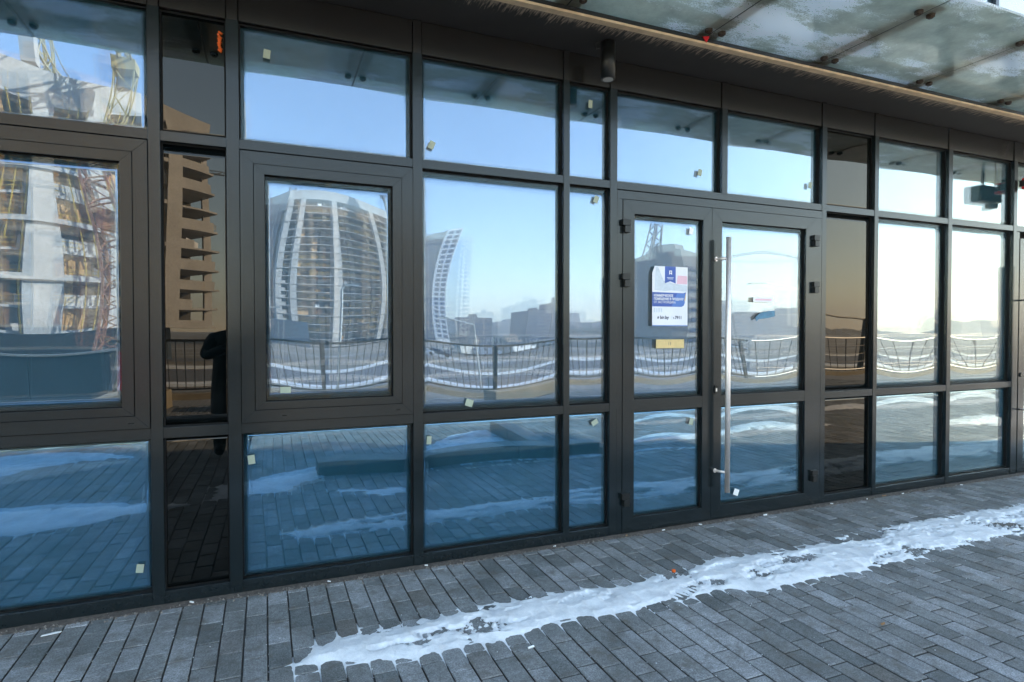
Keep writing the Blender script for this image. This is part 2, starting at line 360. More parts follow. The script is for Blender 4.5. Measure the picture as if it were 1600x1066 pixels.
def paver_geo(cx, cy, w2, l2, dz, tx, ty):
    c = 0.003; z1 = dz; zc = dz - 0.003; zb = -0.02
    P = []
    for zz, s in ((zb, 0), (zc, 0), (z1, c)):
        for sx, sy in ((-1,-1),(1,-1),(1,1),(-1,1)):
            x = sx*(w2 - s); y = sy*(l2 - s)
            P.append((cx + x, cy + y, zz + (tx*x + ty*y if zz > zb else 0)))
    F = [(8,9,10,11)]
    for i in range(4):
        j = (i + 1) % 4
        F.append((i, j, 4 + j, 4 + i)); F.append((4 + i, 4 + j, 8 + j, 8 + i))
    return P, F
SINK = (4.02, 4.16)     # one course by the door has settled and left a wide dark joint
pav = []
rng = random.Random(3)
ix = int(-9.2/PX)
while ix*PX < 16.2:
    x = ix*PX + PX/2; off = (0.5 if ix % 2 else 0.0)*PY + rng.uniform(-0.012, 0.012)
    if rng.random() < 0.12: off += PY*rng.choice((0.3, -0.3))
    k = 0; y_hi = -0.052
    y = math.floor(y_hi/PY)*PY + off
    while y > y_hi - 0.0: y -= PY
    # first cut piece against the wall
    ed = [y_hi]
    if y_hi - y > 0.03: ed.append(y)
    else: y -= PY; ed.append(y)
    while y > -9.3: y -= PY; ed.append(y)
    for a, b in zip(ed, ed[1:]):
        pav.append((x, (a + b)/2, (a - b)/2))
    ix += 1
fwd = Vector((sin(RD(22.5)), cos(RD(22.5)), 0)); rgt = Vector((cos(RD(22.5)), -sin(RD(22.5)), 0))
def in_view(x, y):
    v = Vector((x, y + CAM_D, 0)); z = v.dot(fwd)
    if z < 0.5: return None
    px = 800 + 930*v.dot(rgt)/z; py = 516 + 930*CAM_H/z
    return z if (-40 < px < 1640 and py < 1090) else None
vis = []
for i, (x, y, l2) in enumerate(pav):
    if l2 < 0.09: continue
    z = in_view(x, y)
    if z: vis.append((z, i))
vis.sort(); near = {i for z, i in vis[:298]}
pm, pf = paver_geo(0, 0, PX/2 - 0.0036, PY/2 - 0.0034, 0, 0, 0)
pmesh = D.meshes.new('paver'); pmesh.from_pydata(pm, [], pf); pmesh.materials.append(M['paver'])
field = MB()
for i, (x, y, l2) in enumerate(pav):
    dz = max(-0.0013, min(0.0025, rng.gauss(0.0002, 0.0011))); tx = rng.gauss(0, 0.006); ty = rng.gauss(0, 0.004)
    if i in near:
        o = link(D.objects.new('paver', pmesh)); o.parent = pavement
        o.location = (x + rng.uniform(-.0007,.0007), y, dz); o.rotation_euler = (ty, -tx, rng.gauss(0, 0.0035)); o.scale = (1, l2*2/PY, 1)
    else:
        P, F = paver_geo(x, y, PX/2 - 0.0036, l2 - 0.0034, dz, tx, ty); field.add(P, F)
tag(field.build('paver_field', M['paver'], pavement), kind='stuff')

# dirt and grit in the gap against the wall, grit in the joints
g = MB(); rg = random.Random(5)
for i in range(7500):
    if rg.random() < 0.60: x = rg.uniform(-2.5, 8.5); y = -0.008 - abs(rg.gauss(0, 0.034)); zb = 0.0 if y < -0.052 else -0.003
    else:
        x = rg.uniform(-1.6, 7.5); y = -rg.random()**1.1*3.0 - 0.03; x = round(x/PX)*PX + rg.gauss(0, 0.004); zb = -0.006
    r = abs(rg.gauss(0.0022, 0.0014)) + 0.0008
    if y > -0.12: r *= 1.7
    a = rg.random()*6.28
    vs = [(x + r*cos(a + k*2.1)*rg.uniform(.7,1.2), y + r*sin(a + k*2.1)*rg.uniform(.7,1.2), zb) for k in range(3)] + [(x, y, zb + r*rg.uniform(.8,1.3))]
    g.add(vs, [(0,1,3),(1,2,3),(2,0,3)])
tag(g.build('grit', M['gravel']), 'loose grit and small stones along the foot of the glazing and in the paving joints', 'grit', kind='stuff')
ds = MB(); n = 520; x0, x1 = -3.0, 12.0
rows = 5
for i in range(n + 1):
    x = x0 + (x1 - x0)*i/n
    for j in range(rows):
        v = j/(rows - 1); yy = 0.0 - v*(0.060 + 0.025*noise.noise(Vector((x*3, 0, 2))) + 0.02*noise.noise(Vector((x*11, 0, 5))))
        zz = 0.006*(1 - v**2) + 0.004*noise.noise(Vector((x*25, yy*60, 1))) - 0.004*v
        ds.v.append((x, yy, zz - (0.012 if j == rows - 1 else 0)))
for i in range(n):
    for j in range(rows - 1):
        a = i*rows + j; ds.f.append((a, a + 1, a + rows + 1, a + rows))
tag(ds.build('dirt', M['dirt'], smooth=True), 'brown dirt gathered in the gap between pavers and glazing', 'dirt', kind='stuff')

# ------------------------------------------------------------------ snow
cr = MB(); rc = random.Random(8)
for i in range(900):
    x = rc.uniform(-1.5, 7); y = -rc.uniform(0.1, 3.2)
    if rc.random() < .6: x = round(x/PX)*PX + rc.gauss(0, .004)
    r = rc.uniform(.001, .0035); vs = [(x + r*cos(k*1.57), y + r*sin(k*1.57)*rc.uniform(.6, 1.2), 0.0) for k in range(4)] + [(x, y, r*.9)]
    cr.add(vs, [(0,1,4),(1,2,4),(2,3,4),(3,0,4)])
tag(cr.build('snow_crumbs', snow_mat('crumb_snow', 0)), 'tiny crumbs of snow and salt scattered over the pavers', 'snow', kind='stuff')
def interp(pts, x):
    if x <= pts[0][0]: return pts[0][1]
    for (a, ya), (b, yb) in zip(pts, pts[1:]):
        if x <= b: return ya + (yb - ya)*(x - a)/(b - a)
    return pts[-1][1]
NV = lambda x, y, s, k=0: noise.fractal(Vector((x*s, y*s, k)), 0.6, 2.0, 4)
COLJ = {}
for x, y, l2 in pav: COLJ.setdefault(math.floor(x/PX), []).append(y + l2)
import bisect
for k in COLJ: COLJ[k].sort()
def joint_term(x, y):
    fx = abs((x/PX) % 1.0); fx = min(fx, 1 - fx)*PX
    J = COLJ.get(math.floor(x/PX), []); i = bisect.bisect(J, y); fy = 1.0
    if i < len(J): fy = min(fy, J[i] - y)
    if i > 0: fy = min(fy, y - J[i-1])
    return 0.0052*math.exp(-(fx/0.017)**2) + 0.0040*math.exp(-(fy/0.012)**2)
FEET = [(1.55,-.78,.2),(2.12,-.93,.35),(2.55,-.75,.1),(2.86,-.92,3.3),(3.22,-.80,.3),(3.7,-.98,.15),(3.95,-.72,.4),(4.4,-.88,3.2),(4.85,-.70,.2),(5.2,-.98,.3),(5.7,-.8,.1),(1.02,-.86,2.9)]
def snow_sheet(name, label, x0, x1, y0, y1, res, inside, hmax=0.022, kind_mat=None, fall=0.075, amp=0.05, js=1.0, pock=1.0):
    nx = int((x1 - x0)/res); ny = int((y1 - y0)/res)
    hs = {}; vid = {}; m = MB()
    for i in range(nx + 1):
        x = x0 + i*res
        for j in range(ny + 1):
            y = y0 + j*res
            s = inside(x, y)
            if s < -0.18: continue
            s += amp*0.8*NV(x, y, 4, 1) + amp*0.22*noise.noise(Vector((x*14, y*14, 3)))
            t_ = max(-1.0, min(1.0, s/fall))
            z = -0.0065 + 0.0095*t_ + (hmax*(1 - math.exp(-max(0, s - fall*0.3)*7)) if s > 0 else 0)
            s += (0.05*noise.noise(Vector((x*7, y*7, 21))) if x > 2.2 else 0)
            z += 0.0016*noise.noise(Vector((x*70, y*70, 4))) + js*joint_term(x, y)*(1 if s > -0.06 else max(0, 1 + (s + 0.06)/0.05))
            z += 0.0005*NV(x, y, 30, 6) + 0.003*noise.noise(Vector((x*9, y*9, 8)))*(1 if s > 0.03 else 0.2)
            # pocked, trodden places where the stone shows through
            pk = NV(x*0.8, y*1.7, 3.1, 9)
            th = 0.25 - 0.20*max(0, min(1, (x - 2.4)/1.2))*(1 if y > -1.4 else 0)
            if pk > th: z -= pock*0.055*(pk - th)*(1.0 + 1.0*NV(x, y, 50, 4))
            for fx_, fy_, fa_ in FEET:
                dx_, dy_ = x - fx_, y - fy_
                if abs(dx_) < .2 and abs(dy_) < .2:
                    u_ = (dx_*cos(fa_) + dy_*sin(fa_))/0.14; v_ = (-dx_*sin(fa_) + dy_*cos(fa_))/(0.048 + 0.008*u_); q_ = u_*u_ + v_*v_
                    if q_ < 1: z -= 0.014*(1 - q_**3)*(0.75 + 0.5*sin(u_*24)*(1 if abs(v_) < .8 else 0))
                    elif q_ < 1.5: z += 0.003*(1.5 - q_)
            hs[(i, j)] = z; vid[(i, j)] = len(m.v); m.v.append((x, y, z))
    for (i, j), a in vid.items():
        b = vid.get((i+1, j)); c = vid.get((i+1, j+1)); d = vid.get((i, j+1))
        if b is None or c is None or d is None: continue
        if max(hs[(i,j)], hs[(i+1,j)], hs[(i+1,j+1)], hs[(i,j+1)]) < -0.0125: continue
        m.f.append((a, b, c, d))
    return tag(m.build(name, kind_mat or M['snow'], smooth=True), label, 'snow', kind='stuff')
TOPE = [(0.10,-0.86),(0.20,-0.72),(0.40,-0.655),(0.86,-0.636),(1.42,-0.62),(1.8,-0.68),(2.0,-0.683),(2.3,-0.655),(2.6,-0.584),(3.03,-0.64),(3.65,-0.61),(4.4,-0.547),(5.1,-0.58),(5.8,-0.60),(7.5,-0.55),(12,-0.4)]
BOTE = [(0.10,-0.91),(0.36,-0.965),(0.6,-1.03),(1.05,-1.035),(1.43,-0.965),(1.75,-1.03),(2.0,-1.02),(2.33,-1.0),(2.53,-1.10),(3.04,-1.10),(3.25,-1.14),(3.57,-1.12),(4.0,-1.14),(4.5,-1.10),(5.2,-1.17),(6.5,-1.2),(12,-1.3)]
def strip_in(x, y):
    s = min(interp(TOPE, x) - y, y - interp(BOTE, x), (x - 0.09)*1.0)
    if x > 3.0: s -= 0.02*min(1, (x-3))
    return s
snow_sheet('snow', 'long trodden strip of snow on the pavers in front of the glazing', 0.0, 6.6, -1.36, -0.44, 0.008, strip_in, amp=0.035)
snow_sheet('snow', 'far end of the snow strip beyond the glass doors', 6.6, 12.0, -1.6, -0.3, 0.02, strip_in, amp=0.05)
def poly_in(pts):
    def f(x, y):
        best = 1e9; ins = False; n = len(pts)
        for i in range(n):
            a = pts[i]; b = pts[(i+1) % n]
            dx, dy = b[0]-a[0], b[1]-a[1]; t_ = max(0, min(1, ((x-a[0])*dx + (y-a[1])*dy)/(dx*dx + dy*dy)))
            best = min(best, math.hypot(x - a[0] - t_*dx, y - a[1] - t_*dy))
            if (a[1] > y) != (b[1] > y) and x < (b[0]-a[0])*(y-a[1])/(b[1]-a[1]) + a[0]: ins = not ins
        return best if ins else -best
    return f
def patch(label, pts, res=0.02, **k):
    xs = [p[0] for p in pts]; ys = [p[1] for p in pts]
    return snow_sheet('snow', label, min(xs)-.15, max(xs)+.15, min(ys)-.15, max(ys)+.15, res, poly_in(pts), **k)
patch('large snow patch on the paving at the left, mirrored in the first pane', [(-4.2,-4.4),(-1.75,-4.25),(-1.3,-4.1),(-1.7,-3.75),(-2.4,-3.25),(-4.2,-3.1)])
patch('long snow patch mirrored low in the leftmost pane', [(-3.4,-2.5),(-0.85,-2.12),(-0.5,-1.9),(-0.95,-1.78),(-1.3,-1.52),(-3.4,-1.5)])
patch('snow patch at the end of the dark kerb block', [(-0.5,-2.5),(0.2,-2.7),(0.9,-2.95),(1.1,-2.85),(0.52,-2.3),(0.2,-2.0),(-0.5,-1.95)])
patch('small snow smear just in front of the dark kerb block', [(0.5,-1.95),(1.1,-1.82),(1.3,-1.62),(0.95,-1.56),(0.6,-1.8)], amp=0.03)
patch('snow drift filling the corner between the dark kerb blocks', [(1.3,-2.72),(1.7,-3.35),(2.3,-3.9),(2.78,-3.9),(2.78,-2.52)])
patch('thin snow line along the front of the dark kerb block', [(1.1,-2.34),(3.6,-2.34),(5.6,-2.30),(5.6,-2.22),(4,-2.22),(1.1,-2.30)], amp=0.02, fall=0.05)
patch('snow band behind the dark kerb block beyond the doors', [(3.2,-2.9),(5.0,-3.05),(8.0,-3.2),(8.0,-2.72),(3.2,-2.66)], amp=0.06)
patch('sunlit snow band on the open paving', [(5.0,-4.3),(9.0,-4.4),(14.5,-4.3),(14.5,-3.7),(9,-3.9),(5.0,-4.05)], 0.03, amp=0.06)
patch('snow patch on the sunlit paving near the railing', [(-0.4,-6.3),(1.6,-6.1),(2.2,-5.7),(0.4,-5.6)], 0.03, amp=0.08)
patch('broad snow patch beside the building end', [(9.2,-2.2),(14.5,-3.1),(15.5,-2.4),(11.5,-1.4)], 0.03, amp=0.08)

# dark granite kerb blocks (seen mirrored)
kb = empty('granite_kerb', (2.85, -2.2, 0), 'low dark granite kerb of two meeting blocks on the paving, mirrored in the lower panes', 'kerb')
def kblock(x0, x1, y0, y1):
    o = bx('kerb_stone', x0 - 2.85, x1 - 2.85, y0 + 2.2, y1 + 2.2, -0.012, 0.13, M['granite'], kb, 0.008); return o
for a in range(3): kblock(0.47 + a*1.05, 0.47 + a*1.05 + 1.042, -2.60, -2.35)
for a in range(2): kblock(2.80, 3.02, -2.608 - (a+1)*0.62, -2.608 - a*0.62 - 0.006)

# ------------------------------------------------------------------ glazed building
B = empty('glazed_building', (0, 0, 0), 'dark framed ground floor glazing of a commercial building with double doors', 'building')
F_ = M['frame']
YF = 0.0; YB = 0.16      # frame front / back planes
MULL = [(-3.03,-2.98), (-1.875,-1.82), (-1.555,-1.50), (-0.555,-0.50), (-0.188,-0.125), (0.832,0.891), (1.858,1.904), (2.221,2.278), (4.253,4.305), (4.882,4.930), (5.875,5.930), (6.885,6.940)]
for a, b in MULL:
    bx('mullion', a, b, YF, YB, -0.024, 3.127, F_, B, 0.0015)
    bx('header_cover', a + 0.004, b - 0.004, 0.004, YB, 3.1285, 3.329, M['header'], B, 0.001)
def transom(x0, x1, z0, z1, y=0.003): return bx('transom', x0 + 0.0006, x1 - 0.0006, y, YB, z0, z1, F_, B, 0.0012)
rgl = random.Random(11)
def pane_mesh(w, h, depth, seed, nseg=26, wav=1.0, back=0.012, curv=1):
    """slightly dished pane (sealed units pull inwards in the cold), front at y=0"""
    m = MB(); r = random.Random(seed); ph = [r.uniform(0, 6.28) for _ in range(4)]
    a1 = 2.6e-5*wav; L1 = r.uniform(0.19, 0.27); tx = r.gauss(0, 0.0010); tz = r.gauss(0, 0.0008)
    for j in range(nseg + 1):
        for i in range(nseg + 1):
            u = -1 + 2*i/nseg; v = -1 + 2*j/nseg
            y = depth*curv*(cos(u*pi/2)*cos(v*pi/2))
            y += a1*sin((v*h/2)/L1*2*pi + ph[0] + 0.8*u) + a1*0.8*sin((u*w/2)/0.31*2*pi + ph[1] + 0.6*v)
            y += tx*u*w/2 + tz*v*h/2
            m.v.append((u*w/2, y, v*h/2))
    n = nseg + 1
    for j in range(nseg):
        for i in range(nseg):
            a = j*n + i; m.f.append((a, a + 1, a + n + 1, a + n))
    nf = len(m.f)
    # back and rim
    b = len(m.v); m.v += [(-w/2, back + .004, -h/2), (w/2, back + .004, -h/2), (w/2, back + .004, h/2), (-w/2, back + .004, h/2)]
    m.f.append((b, b+3, b+2, b+1))
    bot = [i for i in range(n)]; top = [(n-1)*n + i for i in range(n)]; lef = [j*n for j in range(n)]; rig = [j*n + n - 1 for j in range(n)]
    m.f.append(tuple([b, b+1] + bot[::-1])); m.f.append(tuple([b+2, b+3] + top))
    m.f.append(tuple([b+3, b] + lef)); m.f.append(tuple([b+1, b+2] + rig[::-1]))
    return m, nf
seed = [100]
def pane(x0, x1, z0, z1, kind, parent, y=0.040, ghost=True, depth=None, ox=0, oz=0, oy=0):
    w, h = x1 - x0, z1 - z0; seed[0] += 1
    if depth is None: depth = 0.0036*min(1.0, min(w, h)/0.75)**1.6*rgl.uniform(0.85, 1.15)
    if kind == 'spandrel': depth *= 0.6
    if kind == 'up+': kind = 'up'; depth *= 1.5
    mat = {'up': M['glass_up'], 'low': M['glass_low'], 'spandrel': M['spandrel']}[kind]
    m, nf = pane_mesh(w, h, depth, seed[0])
    me = m.mesh('glass_pane', mat); me.polygons.foreach_set('use_smooth', [i < nf for i in range(len(me.polygons))])
    o = link(D.objects.new('glass_pane', me)); o.parent = parent
    yy = y + (0.018 if (ghost and kind != 'spandrel') else 0)
    o.location = ((x0 + x1)/2 - ox, yy - oy, (z0 + z1)/2 - oz)
    if kind == 'spandrel': tag(o, 'near-black opaque glass panel')
    if ghost and kind != 'spandrel':
        m, nf = pane_mesh(w, h, depth, seed[0] + 500, back=0.002, curv=-0.35, nseg=16, wav=0.6)
        # outer lite: a single thin sheet
        me = m.mesh('outer_pane', M['outer']); me.polygons.foreach_set('use_smooth', [i < nf for i in range(len(me.polygons))])
        q = link(D.objects.new('outer_pane', me))
        if parent is B: q.parent = o; q.location = (0, -0.018, 0)
        else: q.parent = parent; q.location = o.location + Vector((0, -0.018, 0))
    return o
def gasket(x0, x1, z0, z1, parent, y=0.034, t=0.007, ox=0):
    m = MB(); y1 = y + 0.03
    m.box(x0 - .001 - ox, x0 + t - ox, y, y1, z0 - .001, z1 + .001); m.box(x1 - t - ox, x1 + .001 - ox, y, y1, z0 - .001, z1 + .001)
    m.box(x0 + t - ox, x1 - t - ox, y + .0007, y1, z0 - .001, z0 + t); m.box(x0 + t - ox, x1 - t - ox, y + .0007, y1, z1 - t, z1 + .001)
    return m.build('gasket', M['gasket'], parent)
def sticker(x, z, rot, parent, w=0.036, h=0.05, mat=None, y=0.036, name='sticker', ox=0, oz=0, oy=0):
    o = bx(name, -w/2, w/2, -0.0006, 0, -h/2, h/2, mat or M['cream'], parent)
    p = parent.location if parent.type == 'MESH' and parent is not B else Vector((0, 0, 0))
    o.location = (x - p.x, y - p.y, z - p.z); o.rotation_euler = (0, RD(rot), 0); return o
def fixed(x0, x1, z0, z1, kind, stickers=()):
    gasket(x0, x1, z0, z1, B)
    o = pane(x0, x1, z0, z1, kind, B)
    for s in stickers: sticker(s[0], s[1], s[2], o, *(s[3:] if len(s) > 3 else ()))
    return o
Z0, Z1, Z2, Z3, Z4, Z5 = 0.070, 0.881, 0.938, 2.438, 2.490, 3.127
def bars(x0, x1, mid=True):
    bx('base_rail', x0 + .0006, x1 - .0006, 0.004, YB, 0.004, Z0, F_, B, 0.0012)
    if mid: transom(x0, x1, Z1, Z2)
    transom(x0, x1, Z3, Z4)
    bx('header_panel', x0 + .0006, x1 - .0006, 0.012, YB, Z5 + 0.006, 3.327, M['header'], B, 0.001)
def mitred_frame(name, x0, x1, z0, z1, tl, tt, tr, tb, y0, y1, parent, mat, ox=0, oz=0):
    """four mitred lengths with hairline joints"""
    e = 0.0005; out = []
    X0, X1, Zb, Zt = x0 - ox, x1 - ox, z0 - oz, z1 - oz
    L = [((X0, Zb), (X0 + tl, Zb + tb), (X0 + tl, Zt - tt), (X0, Zt)), ((X1, Zt), (X1 - tr, Zt - tt), (X1 - tr, Zb + tb), (X1, Zb)),
         ((X0, Zt), (X0 + tl, Zt - tt), (X1 - tr, Zt - tt), (X1, Zt)), ((X1, Zb), (X1 - tr, Zb + tb), (X0 + tl, Zb + tb), (X0, Zb))]
    for k, q in enumerate(L):
        cxm = sum(p[0] for p in q)/4; czm = sum(p[1] for p in q)/4
        def sh(p):
            if k < 2: return (p[0], p[1] + (e if p[1] < czm else -e))
            return (p[0] + (e if p[0] < cxm else -e), p[1])
        q = [sh(p) for p in q]
        m = MB().add([(p[0], y0, p[1]) for p in q] + [(p[0], y1, p[1]) for p in q], [(0,1,2,3),(7,6,5,4),(0,4,5,1),(1,5,6,2),(2,6,7,3),(3,7,4,0)])
        out.append(m.build(name, mat, parent, False, 0.0008))
    return out
def window(x0, x1, st=()):
    """opening window: fixed frame, sash, glass"""
    w = MB().box(x0 + 0.02, x1 - 0.02, 0.10, 0.15, Z2 + 0.02, Z3 - 0.02).build('window', M['gasket'], B)
    mitred_frame('window_frame', x0 + 0.003, x1 - 0.003, Z2 + 0.002, Z3 - 0.008, 0.066, 0.066, 0.066, 0.066, -0.006, 0.09, w, F_)
    mitred_frame('sash', x0 + 0.072, x1 - 0.072, Z2 + 0.071, Z3 - 0.077, 0.053, 0.053, 0.053, 0.044, -0.010, 0.09, w, F_)
    gx0, gx1, gz0, gz1 = x0 + 0.125, x1 - 0.125, Z2 + 0.115, Z3 - 0.130
    gasket(gx0, gx1, gz0, gz1, w, y=0.014, t=0.004)
    p = pane(gx0, gx1, gz0, gz1, 'up', w, y=0.018)
    for sx in (0.22, 0.86):      # drain slots in the bottom frame
        bx('drain_slot', x0 + sx - .014, x0 + sx + .014, -0.0068, -0.004, Z2 + 0.030, Z2 + 0.034, M['gasket'], w)
    for s in st: sticker(s[0], s[1], s[2], w, s[3], s[4], y=0.014)
    return w
bays = []
# left bays
for x0, x1 in ((-2.98, -1.875),): 
    bars(x0, x1); fixed(x0, x1, Z0, Z1, 'low'); fixed(x0, x1, Z2, Z3, 'up'); fixed(x0, x1, Z4, Z5, 'up')
bars(-1.82, -1.555); [fixed(-1.82, -1.555, a, b, 'spandrel') for a, b in ((Z0, Z1), (Z2, Z3), (Z4, Z5))]
bars(-1.50, -0.555); fixed(-1.50, -0.555, Z0, Z1, 'low', [(-0.617, 0.199, 8, 0.034, 0.045)]); fixed(-1.50, -0.555, Z4, Z5, 'up'); window(-1.50, -0.555)
bars(-0.50, -0.188); [fixed(-0.50, -0.188, a, b, 'spandrel') for a, b in ((Z0, Z1), (Z2, Z3), (Z4, Z5))]
bars(-0.125, 0.832); fixed(-0.125, 0.832, Z0, Z1, 'low', [(-0.077, 0.728, -6)]); fixed(-0.125, 0.832, Z4, Z5, 'up', [(0.018, 2.988, 6)]); window(-0.125, 0.832, [(0.103, 1.112, 2, 0.055, 0.035)])
bars(0.891, 1.858); fixed(0.891, 1.858, Z0, Z1, 'low', [(0.937, 0.764, 4, 0.03, 0.05)]); fixed(0.891, 1.858, Z2, Z3, 'up+', [(1.201, 0.985, 18, 0.05, 0.045)]); fixed(0.891, 1.858, Z4, Z5, 'up', [(0.958, 2.595, 24)])
bars(1.904, 2.221); fixed(1.904, 2.221, Z0, Z1, 'low', [(2.123, 0.805, -28, 0.05, 0.035)]); fixed(1.904, 2.221, Z2, Z3, 'up', [(2.129, 2.358, 20)]); fixed(1.904, 2.221, Z4, Z5, 'up', [(2.082, 3.009, 3, 0.03, 0.055)])
# above the doors: two top lights either side of a short mullion
transom(2.278, 4.253, Z3, Z4)
bx('header_panel', 2.279, 3.2, 0.012, YB, Z5 + 0.006, 3.327, M['header'], B, 0.001); bx('header_panel', 3.262, 4.252, 0.012, YB, Z5 + 0.006, 3.327, M['header'], B, 0.001)
bx('mullion', 3.205, 3.258, YF, YB, Z4 - 0.006, 3.127, F_, B, 0.0015); bx('header_cover', 3.2055, 3.2575, 0.004, YB, 3.1285, 3.329, M['header'], B, 0.001)
fixed(2.278, 3.205, Z4, Z5, 'up', [(3.025, 2.634, 12)]); fixed(3.258, 4.253, Z4, Z5, 'up', [(4.155, 2.643, 5)])
bars(4.305, 4.882); [fixed(4.305, 4.882, a, b, 'spandrel') for a, b in ((Z0, Z1), (Z2, Z3), (Z4, Z5))]
bars(4.930, 5.875); fixed(4.930, 5.875, Z0, Z1, 'low'); fixed(4.930, 5.875, Z2, Z3, 'up+'); fixed(4.930, 5.875, Z4, Z5, 'up')
bars(5.930, 6.885); fixed(5.930, 6.885, Z0, Z1, 'low'); fixed(5.930, 6.885, Z2, Z3, 'up+'); fixed(5.930, 6.885, Z4, Z5, 'up')
# lower right panes are seen nearly edge-on: same glass as above
# right of the frame: another door unit and plain bays to the building corner
transom(6.940, 8.0, Z3, Z4); bx('header_panel', 6.941, 12.1, 0.012, YB, Z5 + 0.006, 3.327, M['header'], B); fixed(6.940, 8.0, Z4, Z5, 'up')
for a in (8.0, 9.0, 10.0, 11.0):
    bx('mullion', a, a + .055, YF, YB, -0.024, 3.127, F_, B); bars(a + .055, a + 1.0)
    fixed(a + .055, a + 1.0, Z0, Z1, 'low'); fixed(a + .055, a + 1.0, Z2, Z3, 'up'); fixed(a + .055, a + 1.0, Z4, Z5, 'up')
bx('corner_post', 12.0, 12.1, YF, YB, -0.024, 3.327, F_, B)

# doors
def hinge(parent, x, z, sgn, ox=0, oz=0):
    m = MB()
    m.box(-0.030, 0.034, -0.030, 0.0, 0.004, 0.046); m.box(-0.016, 0.030, -0.034, -0.001, -0.046, 0.002)
    o = m.build('hinge', M['black'], parent, False, 0.002)
    MB().tube((0.016*sgn, -0.038, -0.052), (0.016*sgn, -0.038, 0.052), 0.011, 10).build('hinge_pin', M['black'], o, True) if False else None
    o.location = (x - ox, 0.0, z - oz); o.scale = (sgn, 1, 1); return o
def leaf(x0, x1, gx0, gx1, label=None):
    d = bx('door', x0 + 0.03, x1 - 0.03, 0.055, 0.085, 0.05, 2.33, M['gasket'], B)
    if label: d['label'] = label
    mitred_frame('stile', x0, x1, 0.012, 2.368, gx0 - x0, 0.095, x1 - gx1, 0.100, -0.004, 0.075, d, F_)
    bx('mid_rail', gx0 + .0006, gx1 - .0006, -0.0025, 0.075, 0.871, 0.957, F_, d, 0.001)
    for a, b, k in ((0.112, 0.871, 'low'), (0.957, 2.273, 'up')):
        gasket(gx0, gx1, a, b, d, y=0.016, t=0.004); pane(gx0, gx1, a, b, k, d, y=0.020)
    return d
mitred = []
jb = bx('door_frame', 2.279, 2.322, 0.001, YB, 0.0, 2.3715, F_, B, 0.001); bx('door_frame', 4.191, 4.252, 0.001, YB, 0.0, 2.3715, F_, B, 0.001)
bx('door_frame', 2.279, 4.252, 0.001, YB, 2.372, Z3 - 0.007, F_, B, 0.001)
bx('threshold', 2.279, 4.252, 0.006, YB, -0.010, 0.010, M['header'], B)
d1 = leaf(2.3245, 3.108, 2.42, 3.027); d2 = leaf(3.1105, 4.188, 3.205, 4.073)
d1['label'] = 'fixed door leaf carrying the poster'; d2['label'] = 'door leaf with the long steel pull handle'
for z in (2.18, 1.80, 0.25): hinge(d1, 2.338, z, 1); hinge(d2, 4.172, z, -1)
hd = MB().tube((3.186, -0.095, 0.236), (3.186, -0.095, 2.142), 0.0185, 20).build('pull_handle', M['steel'], d2, True)
hd.data.polygons.foreach_set('use_smooth', [len(p.vertices) == 4 for p in hd.data.polygons])
for z in (1.986, 0.384):
    s = MB().tube((3.146, -0.004, z), (3.180, -0.092, z), 0.010, 14).build('handle_standoff', M['steel'], d2, True)
    MB().tube((3.146, -0.0045, z), (3.147, -0.010, z), 0.0165, 16).build('rosette', M['steel'], d2, False)
lk = MB(); pts = [(3.150 + 0.014*cos(a), 1.0 + 0.030*sin(a)) for a in [i*2*pi/20 for i in range(20)]]
lk.add([(p[0], -0.004, p[1]) for p in pts] + [(p[0], -0.013, p[1]) for p in pts], [tuple(range(20, 40)), ] + [(i, (i+1) % 20, 20 + (i+1) % 20, 20 + i) for i in range(20)])
lko = lk.build('lock_plate', M['black'], d2); bx('key_cylinder', 3.145, 3.155, -0.0165, -0.012, 0.986, 1.010, M['steel'], d2)
m = MB(); ro = random.Random(2)
for i in range(9):
    zz = 0.03 - i*0.012; w_ = ro.uniform(0.006, 0.014); xx = ro.uniform(-0.004, 0.004)
    m.tube((xx - w_*.4, 0, zz), (xx + w_, 0, zz - .012), 0.005, 6, 0.007)
m.build('orange_sealant', M['orange'], B, True).location = (-0.222, 0.033, 3.035)
# next door unit (right edge of the photo)
bx('door_frame', 6.941, 6.986, 0.001, YB, 0.0, Z3 - 0.007, F_, B, 0.001)
d3 = leaf(6.989, 7.985, 7.085, 7.89); d3['label'] = 'leaf of the next door along'
MB().tube((7.028, -0.085, 0.55), (7.028, -0.085, 2.1), 0.015, 16).build('pull_handle', M['steel'], d3, True)
for z in (1.75, 0.65): MB().tube((7.03, -0.004, z), (7.028, -0.085, z), 0.009, 12).build('handle_standoff', M['steel'], d3, True)
MB().tube((7.03, -0.004, 1.0), (7.03, -0.014, 1.0), 0.022, 16).build('lock_plate', M['black'], d3)

